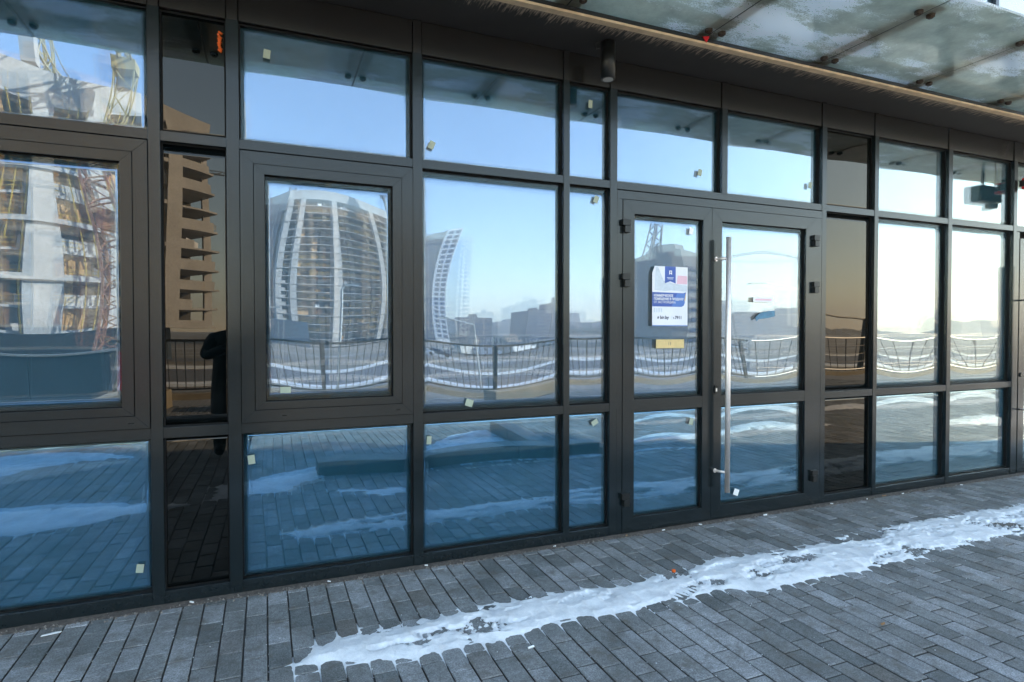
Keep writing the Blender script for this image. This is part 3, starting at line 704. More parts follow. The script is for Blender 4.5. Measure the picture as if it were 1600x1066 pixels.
# walls behind and above, upper storey
bx('inner_wall', -12, 12.09, YB + .002, 0.5, 0, 3.32, M['gasket'], B)
bx('upper_wall', -12, 12.09, 0.16, 16, 3.33, 15.0, M['wall'], B)
bx('soffit', -12, 12.1, -0.368, 0.158, 3.332, 3.362, M['soffit'], B)
bx('edge_profile', -12, 12.1, -0.418, -0.3685, 3.329, 3.345, M['beige'], B, 0.002)
bx('fascia', -12, 12.1, -0.416, -0.369, 3.3455, 3.372, M['header'], B)
for k in range(22):
    a = -2.0 + k*0.66
    bx('mullion', a, a + .05, 0.02, 0.158, 3.372, 9.0, F_, B)
for k in range(0, 22, 2):
    a = -2.0 + k*0.66
    pane(a + .05, a + .66, 3.40, 5.2, 'up', B, y=0.06, ghost=False); pane(a + .71, a + 1.32, 3.40, 5.2, 'up', B, y=0.06, ghost=False)
    pane(a + .05, a + .66, 5.25, 8.95, 'up', B, y=0.06, ghost=False); pane(a + .71, a + 1.32, 5.25, 8.95, 'up', B, y=0.06, ghost=False)

# ------------------------------------------------------------------ canopy
C_ = empty('glass_canopy', (0, -0.42, 3.42), 'dusty frosted glass canopy on dark brackets above the entrance', 'canopy')
def cpart(o): o.location = (0, 0.42, -3.42); return o
SE = [2.75 + 1.045*k for k in range(-6, 9)]
for a, b in zip(SE, SE[1:]):
    g_ = bx('canopy_glass', a + 0.006, b - 0.006, -1.315, 0.0, 3.420, 3.436, M['canopy'], C_); cpart(g_)
for s in SE:
    m = MB(); m.add([(s-.085, 0.0, 3.440), (s+.085, 0.0, 3.440), (s+.085, -1.2, 3.440), (s-.085, -1.2, 3.440), (s-.085, 0.0, 3.66), (s+.085, 0.0, 3.66), (s+.085, -1.2, 3.52), (s-.085, -1.2, 3.52)],
        [(0,1,2,3),(7,6,5,4),(0,4,5,1),(1,5,6,2),(2,6,7,3),(3,7,4,0)])
    br = cpart(m.build('bracket', M['beam'], C_, False, 0.003))
    bx('joint_seal', s - .0055, s + .0055, -1.312, -0.01, 3.4225, 3.4335, M['rail'], br)
    for y in (-0.435, -1.11):
        for dx in (-0.055, 0.055):
            q = MB().tube((s + dx, y, 3.4195), (s + dx, y, 3.404), 0.024, 14).tube((s + dx, y, 3.404), (s + dx, y, 3.396), 0.015, 8)
            q.build('clamp', M['rust'], br)
# downlight
dl = empty('downlight', (2.077, -0.2, 3.33), 'black cylinder downlight hanging under the soffit beside the doors', 'lamp')
MB().tube((0, 0, -0.008), (0, 0, -0.245), 0.047, 32).build('lamp_body', M['black'], dl, True)
for p in dl.children[0].data.polygons: p.use_smooth = len(p.vertices) == 4
MB().tube((0, 0, 0.002), (0, 0, -0.009), 0.03, 20).build('lamp_mount', M['black'], dl)
MB().tube((0, 0, -0.2452), (0, 0, -0.247), 0.034, 24).build('lamp_lens', M['lens'], dl)
m = MB(); P = [Vector((-0.05, 0.01, 0)), Vector((-0.085, 0.02, -0.02)), Vector((-0.08, 0.02, -0.055)), Vector((-0.05, 0.01, -0.05))]
for a, b in zip(P, P[1:]): m.tube(a, b, 0.003, 6)
m.build('lamp_cable', M['black'], dl)
# red chip caught between fascia and canopy
tg = MB().add([(0,0,0),(0.055,0,0.012),(0.03,0.0,-0.035),(0,0.004,0),(0.055,0.004,0.012),(0.03,0.004,-0.035)], [(0,2,1),(3,4,5),(0,1,4,3),(1,2,5,4),(2,0,3,5)]).build('red_tag', M['red'])
tg.location = (2.66, -0.422, 3.372); tag(tg, 'small red triangular scrap stuck on the edge of the soffit under the canopy', 'scrap')
# alarm siren with two loose wires
sr = empty('alarm_siren', (6.935, -0.06, 2.90), 'red alarm siren with loose wires on the mullion by the next door', 'alarm')
MB().box(0.0, 0.10, -0.035, 0.03, -0.055, 0.055).build('siren_body', M['red'], sr, False, 0.008)
MB().box(-0.022, -0.001, -0.02, 0.035, -0.03, 0.03).build('siren_bracket', M['black'], sr)
for k in (0, 1):
    m = MB(); P = [Vector((-0.02 + .01*k + 0.018*sin(i*0.55 + k*0.9) + (0.035*max(0, i-7)/3*(1 if k else -0.1)), -0.02 + 0.01*k, 0.02 + i*0.042)) for i in range(11)]
    for a, b in zip(P, P[1:]): m.tube(a, b, 0.004, 6)
    m.build('wire', M['pink'] if k else M['tape'], sr, True)
# hanging box sign, seen only mirrored
hs_ = empty('hanging_sign', (8.35, -1.0, 3.42), 'dark hanging box light under the canopy, mirrored in the top pane', 'light box')
MB().box(-0.14, 0.27, -0.09, 0.06, -0.36, -0.17).build('sign_box', simple('olive_box', (0.06, 0.07, 0.05), 0.3), hs_, False, 0.01)
MB().tube((0.19, -0.02, -0.42), (0.19, -0.02, -0.37), 0.07, 14).build('sign_cover', M['lens'], hs_, True)
MB().tube((0, 0, 0), (0, 0, -0.16), 0.016, 8).build('sign_rod', M['beam'], hs_)

# ------------------------------------------------------------------ poster and paper notes on the doors
def text_mesh(body, size, x, z, mat, parent, y, bold=0.0, name='lettering', sx=1.0, align='LEFT'):
    cu = D.curves.new(name, 'FONT'); cu.body = body; cu.size = size; cu.offset = bold; cu.align_x = align; cu.extrude = 0.00012; cu.resolution_u = 3
    o = D.objects.new(name, cu); COL.objects.link(o)
    dg = bpy.context.evaluated_depsgraph_get(); me = D.meshes.new_from_object(o.evaluated_get(dg)); D.objects.remove(o)
    me.materials.clear(); me.materials.append(mat)
    q = link(D.objects.new(name, me)); q.parent = parent; q.location = (x, y, z); q.rotation_euler = (pi/2, 0, 0); q.scale = (sx, 1, 1); return q
YP = 0.0155
po = empty('poster', (2.585, YP, 1.480), 'white and blue sale poster taped inside the narrower door leaf', 'poster')
W_, H_ = 0.315, 0.435
MB().add([(0,0,0),(W_,0,0),(W_,0,H_),(0.022,0,H_),(0,0,H_-0.05)] + [(0,.001,0),(W_,.001,0),(W_,.001,H_),(0.022,.001,H_),(0,.001,H_-0.05)],
    [(0,1,2,3,4),(9,8,7,6,5)] + [(i,5+i,5+(i+1)%5,(i+1)%5) for i in range(5)]).build('sheet', M['paper'], po)
def flat(name, pts, mat, y, parent=po):
    n = len(pts); return MB().add([(p[0], y, p[1]) for p in pts] + [(p[0], y + .0003, p[1]) for p in pts], [tuple(range(n)), tuple(range(n, 2*n))[::-1]] + [(i, n+i, n+(i+1)%n, (i+1)%n) for i in range(n)]).build(name, mat, parent)
flat('grey_picture', [(0.02,0.262),(0.10,0.255),(0.17,0.262),(0.31,0.255),(0.312,0.30),(0.20,0.31),(0.10,0.33),(0.05,0.43),(0.03,0.43)], M['pgrey'], -0.0006)
flat('pink_block', [(0.215,0.31),(0.310,0.31),(0.310,0.37),(0.225,0.372)], M['pink'], -0.0010)
flat('blue_ribbon', [(0.110,H_),(0.110,0.312),(0.158,0.328),(0.206,0.312),(0.206,H_)], M['pblue'], -0.0012)
flat('ribbon_emblem', [(0.148,0.375),(0.158,0.385),(0.172,0.375),(0.172,0.406),(0.148,0.406)], M['white'], -0.0017)
flat('ribbon_emblem', [(0.155,0.385),(0.160,0.392),(0.166,0.385),(0.166,0.400),(0.155,0.400)], M['pblue'], -0.0021)
flat('blue_band', [(0.0,0.142),(0.260,0.142),(0.278,0.150),(0.288,0.170),(0.300,0.250),(0.275,0.243),(0.0,0.246)], M['pblue'], -0.0012)
flat('blue_band', [(0.17,0.143),(0.260,0.143),(0.276,0.151),(0.286,0.170),(0.297,0.246),(0.275,0.240),(0.22,0.240)], M['pblue2'], -0.0015)
flat('orange_flash', [(0.283,0.180),(0.295,0.195),(0.302,0.256),(0.292,0.225)], M['tape'], -0.0018)
text_mesh('КОММЕРЧЕСКОЕ', 0.0235, 0.012, 0.214, M['white'], po, -0.0022, 0.0007, sx=0.86)
text_mesh('ПОМЕЩЕНИЕ В ПРОДАЖУ', 0.0235, 0.012, 0.190, M['white'], po, -0.0022, 0.0007, sx=0.86)
text_mesh('ОТ ЗАСТРОЙЩИКА', 0.0235, 0.012, 0.166, M['white'], po, -0.0022, sx=0.86)
text_mesh('bir.by', 0.034, 0.068, 0.052, M['ink'], po, -0.0012, 0.0008)
text_mesh('7911', 0.032, 0.200, 0.052, M['ink'], po, -0.0012, 0.0008)
flat('divider', [(0.172,0.048),(0.175,0.048),(0.175,0.078),(0.172,0.078)], M['pgrey'], -0.0012)
flat('hand_icon', [(0.045,0.055),(0.053,0.052),(0.058,0.060),(0.055,0.070),(0.050,0.072),(0.047,0.064)], M['ink'], -0.0012)
flat('phone_icon', [(0.184,0.062),(0.190,0.052),(0.196,0.056),(0.190,0.060),(0.188,0.068)], M['ink'], -0.0012)
flat('bottom_edge', [(0,0),(W_,0),(W_,0.006),(0,0.006)], M['pblue2'], -0.0012)
text_mesh('ТВОЙ ДОМ', 0.0085, 0.158, 0.352, M['white'], po, -0.0018, align='CENTER', name='small_print') if False else None
for k in range(2): flat('small_print', [(0.128 + .006*k,0.352-.009*k),(0.188 - .006*k,0.352-.009*k),(0.188-.006*k,0.356-.009*k),(0.128+.006*k,0.356-.009*k)], M['pgrey'], -0.0018)
for k in range(4): flat('small_print', [(0.014 + .02*k,0.100),(0.026 + .02*k,0.100),(0.026 + .02*k,0.132-.005*(k%2)),(0.014 + .02*k,0.132)], M['pgrey'], -0.0012)

nt1 = empty('taped_note', (2.745, YP, 1.350), 'tan strip of tape with a scrawled number under the poster', 'note')
MB().box(-0.125, 0.125, 0, .0008, -0.032, 0.032).build('tape_strip', M['tape'], nt1)
text_mesh('13', 0.03, -0.02, -0.010, M['ink'], nt1, -0.0005, name='scrawl')
nt2 = empty('paper_strip', (3.64, YP, 1.690), 'narrow white paper strip with red print on the glass of the wider door leaf', 'note', rz=0)
MB().box(-0.105, 0.105, 0, .0008, -0.019, 0.019).build('sheet', M['white'], nt2)
flat('red_print', [(-0.085,-0.006),(0.085,-0.006),(0.085,0.007),(-0.085,0.007)], M['pink'], -0.0006, nt2)
sc_ = flat('blue_scrap', [(-0.11,-0.032),(-0.085,-0.012),(-0.05,0.012),(0.10,0.032),(0.10,-0.014),(0.02,-0.030),(-0.07,-0.038),(-0.088,-0.055),(-0.10,-0.03)], M['bluetape'], 0, None)
sc_.location = (3.66, YP, 1.575); tag(sc_, 'torn dark blue scrap of film stuck below the white strip on the door glass', 'scrap')
for x, z, r, dpar, w_, h_ in ((2.942, 0.766, 14, d1, 0.036, 0.05), (2.933, 2.187, 10, d1, 0.036, 0.05), (3.379, 0.188, 22, d2, 0.05, 0.05)):
    sticker(x, z, r, dpar, w_, h_, y=0.018, mat=M['cream'] if z < 1 and x < 3 else M['white'])

# ------------------------------------------------------------------ litter
BUT = 'cigarette butts on the pavers along the glazing'
BL = ['cigarette butt at the foot of the mullion right of the second window', 'cigarette butt below the wide fixed pane, near its right mullion', 'cigarette butt below the narrower door leaf, nearer its hinges',
      'cigarette butt below the narrower door leaf, nearer the door meeting joint', 'cigarette butt below the dark panel between the two windows', 'cigarette butt below the lower pane of the second window',
      'cigarette butt below the wider door leaf with the steel handle', 'cigarette butt by the mullion right of the doors', 'white cigarette butt alone on the pavers in front of the snow strip at the bottom',
      'cigarette butt below the first pane past the dark panel right of the doors', 'cigarette butt alone on open pavers at the lower right, in front of the snow', 'cigarette butt by the right mullion of the dark panel past the doors',
      'cigarette butt below the last pane before the next door']
butt = MB().tube((-0.013, 0, 0.004), (0.009, 0, 0.004), 0.004, 8).mesh('cigarette_butt', M['white'])
for i, (x, y) in enumerate(((0.905,-0.02),(1.78,-0.03),(2.65,-0.045),(2.98,-0.05),(-0.37,-0.03),(0.33,-0.035),(3.60,-0.06),(4.35,-0.04),(1.11,-1.13),(5.2,-0.06),(5.05,-1.42),(4.75,-0.055),(6.0,-0.07))):
    o = link(D.objects.new('cigarette_butt', butt)); o.location = (x, y, 0.002); o.rotation_euler = (0, 0, random.uniform(-0.8, 0.8)); o.scale = (random.uniform(.8, 1.4),)*3
    tag(o, BL[i], 'litter', BUT)
o = MB().add([(0,0,0.003),(0.075,0.012,0.003),(0.078,0.022,0.003),(0.052,0.024,0.003),(0.002,0.010,0.003),(0,0,0.006),(0.075,0.012,0.006),(0.078,0.022,0.006),(0.052,0.024,0.006),(0.002,0.010,0.006)],
    [(4,3,2,1,0),(5,6,7,8,9)] + [(i,(i+1)%5,5+(i+1)%5,5+i) for i in range(5)]).build('plastic_knife', M['white'])
o.location = (-0.99, -0.155, 0); tag(o, 'broken white plastic strip on the pavers at the bottom left', 'litter')
o = MB().tube((0,0,0),(0,0,0.012),0.011,12).build('bottle_cap', M['orange']); o.location = (2.22, -0.715, 0.022); tag(o, 'small orange cap lying in the snow strip', 'litter')
def leafm(x, y, s, lab, rot):
    m = MB(); P = [(0,0,0),(0.3,0.28,0.12),(0.75,0.25,0.03),(1,0,0.18),(0.7,-0.25,0.02),(0.3,-0.22,0.16),(0.5,0,0.06)]
    o = m.add([(p[0]*s, p[1]*s, p[2]*s + .004) for p in P], [(0,6,1),(1,6,2),(2,6,3),(3,6,4),(4,6,5),(5,6,0)]).build('dry_leaf', M['leaf'])
    o.location = (x, y, 0); o.rotation_euler = (0, 0, rot); sm = o.modifiers.new('t', 'SOLIDIFY'); sm.thickness = 0.0008; tag(o, lab, 'leaf')
leafm(2.78, -1.60, 0.035, 'brown dry leaf on the pavers in the foreground', 0.3)
leafm(4.95, -0.05, 0.05, 'brown dry leaf against the base of the glazing past the dark panel', 0.1)
leafm(2.33, -0.05, 0.03, 'reddish dry leaf at the foot of the door frame', 0.9)

# ------------------------------------------------------------------ railing and parapet at the edge of the terrace (mirrored)
YR = -10.5
GL = -3.5
kb2 = MB()
tag(bx('terrace_kerb', -60, 90, YR - 0.45, YR + 0.02, GL, 0.12, M['kerb']), 'long tan concrete edge of the terrace under the railing', 'kerb', kind=None)
fe = empty('railing', (-2.9, YR - .2, 0.12), 'dark metal railing of thin upright bars along the terrace edge', 'railing')
m = MB().box(0, 17.0, -0.025, 0.025, 1.08, 1.13); m.build('top_rail', M['rail'], fe)
MB().box(0, 17.0, -0.018, 0.018, 0.06, 0.095).build('bottom_rail', M['rail'], fe)
bme = MB().tube((0, 0, 0.095), (0, 0, 1.08), 0.009, 6).mesh('upright_bar', M['rail'])
nb = 0
x = 0.15
while x < 16.9:
    if abs((x + 0.02) % 2.1) > 0.06:
        o = link(D.objects.new('upright_bar', bme)); o.parent = fe; o.location = (x, 0, 0)
    x += 0.15
pme = MB().box(-0.04, 0.04, -0.03, 0.03, 0, 1.10).mesh('post', M['rail'])
for k in range(9):
    o = link(D.objects.new('post', pme)); o.parent = fe; o.location = (k*2.1, 0, 0)
fe2 = empty('grid_railing', (14.2, YR - .2, 0.12), 'galvanised railing with a grid of rails and bars past the end of the dark railing', 'railing')
for z in (0.06, 0.32, 0.58, 0.84, 1.11):
    MB().tube((0, 0, z), (46, 0, z), 0.022 if z in (0.06, 1.11) else 0.010, 8).build('cross_rail', M['galv'] if z in (.06, 1.11) else M['rail'], fe2)
bme2 = MB().tube((0, 0, 0.0), (0, 0, 1.11), 0.010, 5).mesh('grid_bar', M['rail'])
for k in range(150):
    o = link(D.objects.new('grid_bar', bme2)); o.parent = fe2; o.location = (0.3*k + .1, 0, 0)
pw = empty('parapet_wall', (-2.95, YR, 0), 'solid dark blue parapet wall closing the terrace edge at the left', 'wall')
for k in range(12):
    bx('cladding_panel', -(k+1)*1.2 + .006, -k*1.2 - .006, -0.28, 0.05, 0.0, 1.06, M['navy'], pw, 0.006)
bx('coping', -14.5, 0.01, -0.30, 0.09, 1.062, 1.10, M['galv'], pw)
pallet = empty('wooden_bench', (-6.6, YR + 0.75, 0), 'low tan wooden bench in front of the dark parapet', 'bench')
for k in range(4): bx('seat_board', -1.6, 1.6, -0.26 + k*.135, -0.14 + k*.135, 0.36, 0.40, M['tape'], pallet)
for sx in (-1.3, 1.3): bx('leg', sx - .06, sx + .06, -0.24, 0.24, 0, 0.36, M['rail'], pallet)
rb = MB().add([(0,0,0),(0.34,0,0),(0.12,0.0,0.86),(0,0,0.9)] + [(0,.03,0),(0.34,.03,0),(0.12,.03,0.86),(0,.03,0.9)], [(0,1,2,3),(7,6,5,4),(0,4,5,1),(1,5,6,2),(2,6,7,3),(3,7,4,0)]).build('red_board', M['red'])
rb.location = (-2.75, YR + 0.05, 0.12); rb.rotation_euler = (0.1, 0, 0); tag(rb, 'red triangular board leaning on the railing beside the parapet', 'board')
# wooden boxes / sandstone blocks on the sunlit terrace
def stone(x, y, w_, d_, h_, lab):
    o = bx('stone_block', -w_/2, w_/2, -d_/2, d_/2, 0.0, h_, M['kerb'], None, 0.02); o.location = (x, y, 0); o.rotation_euler = (0, 0, random.uniform(-.15, .15)); tag(o, lab, 'block')
stone(0.1, -8.6, 2.1, 0.7, 0.30, 'long tan stone block on the sunlit terrace in front of the railing posts')
stone(-2.2, -8.9, 1.1, 0.7, 0.34, 'shorter tan stone block beside the long one on the sunlit terrace')
stone(5.6, -9.3, 1.6, 0.6, 0.28, 'tan stone block mirrored low in the tall fixed pane')

# ------------------------------------------------------------------ far ground, road
gm = MB(); plane(gm, -900, 2000, -1800, YR - 0.2, GL); plane(gm, -900, -60.2, YR - 0.2, 500, GL); plane(gm, 90, 2000, YR - .2, 500, GL); plane(gm, -60.2, 90, 16.2, 500, GL)
tag(gm.build('ground', M['ground']), kind='structure')
bx('terrace_side', -60.0, 90, YR - .4, 16, GL - .2, -0.05, M['wall']).name = 'terrace'
tag(D.objects['terrace'], kind='structure')
def strip(name, pts, wd, z, mat, h=0.0, kind='structure', label=None, cat=None):
    m = MB()
    L = []; R_ = []
    for i, p in enumerate(pts):
        a = Vector(pts[max(0, i-1)]); b = Vector(pts[min(len(pts)-1, i+1)]); d = (b - a).normalized(); nn = Vector((-d.y, d.x))
        L.append(Vector(p) + nn*wd/2); R_.append(Vector(p) - nn*wd/2)
    for i in range(len(pts)-1):
        m.hexa([(L[i].x, L[i].y, z), (L[i+1].x, L[i+1].y, z), (R_[i+1].x, R_[i+1].y, z), (R_[i].x, R_[i].y, z)],
               [(L[i].x, L[i].y, z + h + .01), (L[i+1].x, L[i+1].y, z + h + .01), (R_[i+1].x, R_[i+1].y, z + h + .01), (R_[i].x, R_[i].y, z + h + .01)])
    o = m.build(name, mat); tag(o, label, cat, kind=kind); return o
curve = [(-260 + 20*i, -62 - 9*sin((i)/9.0) + 0.0006*(20*i - 260)**2*-0.6) for i in range(36)]
strip('road', curve, 22, GL + 0.02, M['asphalt'])
for s_ in (-12.4, 12.4):
    strip('kerb', [(p[0], p[1] + s_) for p in curve], 0.7, GL, M['white'], 0.14)
for s_ in (-15.0, 14.4):
    strip('snow_bank', [(p[0], p[1] + s_) for p in curve], 1.8, GL, M['snow'], 0.2)
strip('pavement_path', [(p[0], p[1] + 22) for p in curve], 6, GL + .02, M['far_paving'])
strip('side_road', [(-200, -118), (0, -112), (120, -128), (300, -170), (700, -260)], 12, GL + .03, M['asphalt'])

strip('snow_bank', [(-200, -35), (0, -33), (120, -36), (300, -55)], 2.5, GL, M['snow'], 0.25)


# ------------------------------------------------------------------ lamps, cranes, buildings in the mirrored distance
def ratio(px): # horizontal photo position -> X per metre from the camera
    a = math.atan((px - 800)/930) + RD(22.5); return math.tan(a)
def RX(px, y): return ratio(px)*(CAM_D - y)
def RZ(px, py, y):
    a = math.atan((px - 800)/930); zc = (CAM_D - y)/cos(a + RD(22.5))*cos(a); return CAM_H - (py - 516)*zc/930
def lamp(px, y, top_py, arms, label, grp=None, al=1.6, mat=None, r=0.09):
    x = RX(px, y); zt = RZ(px, top_py, y); h = zt - GL; mat = mat or M['galv']
    o = empty('street_lamp', (x, y, GL), label, 'street lamp', grp)
    MB().tube((0,0,0), (0,0,h), r, 8, r*0.55).build('pole', mat, o)
    for a in arms:
        MB().tube((0,0,h - .05), (a*al, 0, h + 0.28), 0.05, 6).build('arm', mat, o)
        MB().box(min(a*al, a*(al+.7)), max(a*al, a*(al+.7)), -.12, .12, h + .22, h + .34).build('lamp_head', mat, o)
    return o
lamp(435, -46, 489, (-1, 1), 'double armed street lamp before the dark side of the unfinished round block', al=0.9)
lamp(530, -44, 455, (1,), 'slim street lamp post in front of the unfinished round block', al=0.1)
lamp(676, -50, 483, (-1, 1), 'double armed street lamp below the distant glass tower', al=0.9)
lamp(756, -48, 498, (-1,), 'single armed street lamp near the small dark block', al=1.6)
lamp(1228, -40, 455, (-1, 1), 'tall curved street lamp mirrored in the wider door leaf', al=3.2)
lamp(1340, -19, 497, (-1,), 'near street lamp with one arm mirrored in the dark panel past the doors', al=2.3, mat=M['rail'], r=0.20)

def lattice(m, p, q, wd, nseg, r, tri=False):
    p = Vector(p); q = Vector(q); d = (q - p); L = d.length; d.normalize()
    up = Vector((0,0,1)) if abs(d.z) < 0.9 else Vector((1,0,0)); a = d.cross(up).normalized(); b = a.cross(d).normalized()
    cs = [a*wd/2 + b*wd/2, -a*wd/2 + b*wd/2, -a*wd/2 - b*wd/2, a*wd/2 - b*wd/2] if not tri else [a*wd/2, -a*wd/2, b*wd*0.9]
    n = len(cs)
    for c in cs: m.bar(p + c, q + c, r)
    for i in range(nseg):
        s0 = p + d*L*i/nseg; s1 = p + d*L*(i+1)/nseg
        for k in range(n):
            c0 = cs[k]; c1 = cs[(k+1) % n]
            if (i + k) % 2: m.bar(s0 + c0, s1 + c1, r*0.6)
            else: m.bar(s0 + c1, s1 + c0, r*0.6)
def crane(px, y, cab_py, label, jdir, jlen, clen, mat, mw=2.0, tall=6, th=1.0):
    x = RX(px, y); zt = RZ(px, cab_py, y)
    o = empty('tower_crane', (x, y, GL), label, 'crane'); H = zt - GL
    m = MB(); lattice(m, (0,0,0), (0,0,H), mw, int(H/2.5), 0.13*th); m.build('mast', mat, o)
    j = Vector(jdir).normalized()
    m = MB(); lattice(m, (0,0,H+1.5), j*jlen + Vector((0,0,H+1.5)), 1.5, int(jlen/2.2), 0.10*th, True); m.build('jib', mat, o)
    m = MB(); lattice(m, (0,0,H+1.5), -j*clen + Vector((0,0,H+1.5)), 1.4, 5, 0.12*th); m.build('counter_jib', mat, o)
    e = -j*clen; MB().box(e.x-1.0, e.x+1.0, e.y-1.0, e.y+1.0, H-1.0, H+1.9).build('ballast', M['slab'], o)
    m = MB(); lattice(m, (0,0,H+1), (0,0,H+1+tall), 1.1, 3, 0.12*th); m.bar((0,0,H+1+tall), tuple(j*jlen*0.7 + Vector((0,0,H+2.6))), 0.07*th); m.bar((0,0,H+1+tall), tuple(-j*clen*.9 + Vector((0,0,H+1.8))), 0.07*th); m.build('apex', mat, o)
    MB().box(j.x*1.6-.8, j.x*1.6+.8, j.y*1.6-.8, j.y*1.6+.8, H-1.6, H+1.0).build('cab', M['cranew'], o)
    MB().box(-1.3, 1.3, -1.3, 1.3, H-0.2, H+0.9).build('slew_ring', mat, o)
    return o
crane(180, -92, 108, 'yellow and white tower crane beside the nearest unfinished block', (-0.15,-1,0), 38, 10, M['crane'], 2.2, 7)
crane(80, -150, 112, 'distant slim tower crane over the nearest unfinished block', (0.05,-1,0), 30, 8, M['crane'], 1.4, 4)
crane(466, -262, 290, 'tower crane above the roof corner of the round unfinished block', (-1,-0.1,0), 34, 12, M['cranew'], 2.4, 7, th=2.4)
crane(604, -232, 313, 'tower crane with its long jib reaching left over the round unfinished block', (-1,-0.25,0.06), 34, 8, M['cranew'], 2.6, 5, th=2.4)
crane(1024, -200, 350, 'tower crane mirrored in the narrower door leaf', (-0.9,0.2,-0.1), 22, 18, M['cranew'], 3.0, 4, th=2.4)
crane(1252, -300, 412, 'tower crane with its long jib mirrored in the wider door leaf', (-1,0.1,-0.06), 75, 12, M['cranew'], 2.6, 5, th=2.4)

def site_block(name, label, P0, P1, bul, inward, z0, nfl, fh, piers, pw_, prnd, A=1.6, top_band=2.4, ply_cells=(), white_cells=(), side=None, back=14, slab_t=0.30, slab_o=0.6, bands=False, scaf=None, jambs=()):
    """unfinished block: curved slabs, tall piers, dark core, plywood and block infill"""
    o = empty(name, (P0[0], P0[1], 0), label, 'building'); O = Vector((P0[0], P0[1], 0))
    P0 = Vector(P0); P1 = Vector(P1); d = P1 - P0; L = d.length; d = d/L; nrm = Vector((-d.y, d.x))
    if nrm.dot(Vector(inward)) > 0: nrm = -nrm
    H = nfl*fh
    def pt(t, z, out=0.0):
        p = P0 + d*L*t + nrm*(bul*4*t*(1 - t) + A*sin(pi*min(1, max(0, (z - z0)/H))) + out)
        return Vector((p.x, p.y, z)) - O
    nT = 18
    def ribbon(t0, t1, z_0, z_1, o0, o1, n=None):
        n = n or max(1, int((t1 - t0)*nT)); m = MB()
        for i in range(n):
            a = t0 + (t1 - t0)*i/n; b = t0 + (t1 - t0)*(i+1)/n
            m.hexa([pt(a, z_0, o0), pt(b, z_0, o0), pt(b, z_0, o1), pt(a, z_0, o1)], [pt(a, z_1, o0), pt(b, z_1, o0), pt(b, z_1, o1), pt(a, z_1, o1)])
        return m
    for k in range(1, nfl + 1):
        z = z0 + k*fh
        ribbon(0, 1, z - slab_t, z, slab_o if k % 2 else slab_o + .3, -back).build('floor_slab', M['slab'], o)
    ribbon(0, 1, z0, z0 + 0.3, 0.3, -back).build('floor_slab', M['slab'], o)
    if scaf:
        m = MB(); ta, tb, ns, rr, mk = scaf
        for i in range(ns + 1):
            t = ta + (tb - ta)*i/ns; n = 6
            if prnd.random() < 0.25: continue
            h0 = prnd.choice((0, 0, 0, 2)); h1 = prnd.choice((6, 6, 5, 4))
            for q in range(h0, h1): m.bar(pt(t, z0 + H*q/6, 0.9), pt(t, z0 + H*(q+1)/6, 0.9), rr)
        m.build('scaffold', M[mk], o)
    for t in jambs:
        for k in range(nfl):
            if prnd.random() < 0.8: ribbon(t, t + .010, z0 + k*fh + .01, z0 + (k+1)*fh - .32, -0.3, -0.7, 1).build('formwork_jamb', M['ply'], o)
    for k in range(2, nfl, 2):
        if bands: ribbon(0, 0.86, z0 + k*fh - 0.42, z0 + k*fh + 0.22, 1.75, 1.35).build('edge_beam', M['concL'], o)
    if top_band: ribbon(0, 1, z0 + H + .02, z0 + H + top_band, 0.9, -0.3).build('roof_band', M['concL'], o)
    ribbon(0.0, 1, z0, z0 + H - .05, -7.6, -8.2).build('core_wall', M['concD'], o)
    for t in piers:
        m = MB(); n = nfl*2
        hw = pw_/2/L
        for i in range(n):
            za = z0 + H*i/n; zb = z0 + H*(i+1)/n
            m.hexa([pt(t-hw, za, 1.15), pt(t+hw, za, 1.15), pt(t+hw, za, 0.1), pt(t-hw, za, 0.1)], [pt(t-hw, zb, 1.15), pt(t+hw, zb, 1.15), pt(t+hw, zb, 0.1), pt(t-hw, zb, 0.1)])
        m.build('pier', M['concL'], o)
    for (t0, t1, k) in ply_cells:
        z = z0 + k*fh
        ribbon(t0, t1, z + .01, z + fh - .35, -0.6, -0.8, 1).build('plywood_panel', M['ply'], o)
    for (t0, t1, k) in white_cells:
        z = z0 + k*fh
        ribbon(t0, t1, z + .01, z + fh*0.42, 0.35, 0.1, 2).build('block_parapet', M['concL'], o)
    for k in range(1, nfl):
        z = z0 + k*fh
        if prnd.random() < 0.8:
            a = prnd.uniform(0, 0.3); b = prnd.uniform(0.6, 1); m = MB(); n = 14
            for zz in (0.55, 1.05):
                for i in range(n):
                    m.bar(pt(a + (b-a)*i/n, z + zz, 0.3), pt(a + (b-a)*(i+1)/n, z + zz, 0.3), 0.05)
            for i in range(n + 1): m.bar(pt(a + (b-a)*i/n, z, 0.3), pt(a + (b-a)*i/n, z + 1.1, 0.3), 0.04)
            m.build('guard_rail', M['yellow'] if prnd.random() < .6 else M['cranew'], o)
    for _ in range(int(nfl*1.6)):        # props, stacked goods and blocks standing on the slabs
        k = prnd.randint(1, nfl-1); t = prnd.uniform(.04, .94); z = z0 + k*fh; m = MB(); w_ = prnd.uniform(.5, 1.6)/L; oo = prnd.uniform(-1.2, -0.2)
        m.hexa([pt(t, z+.01, oo), pt(t+w_, z+.01, oo), pt(t+w_, z+.01, oo-.8), pt(t, z+.01, oo-.8)], [pt(t, z + prnd.uniform(.7,1.9), oo), pt(t+w_, z + 1.2, oo), pt(t+w_, z + 1.2, oo-.8), pt(t, z + 1.2, oo-.8)])
        m.build('stacked_goods', M['white'] if prnd.random() < .5 else M['ply'], o)
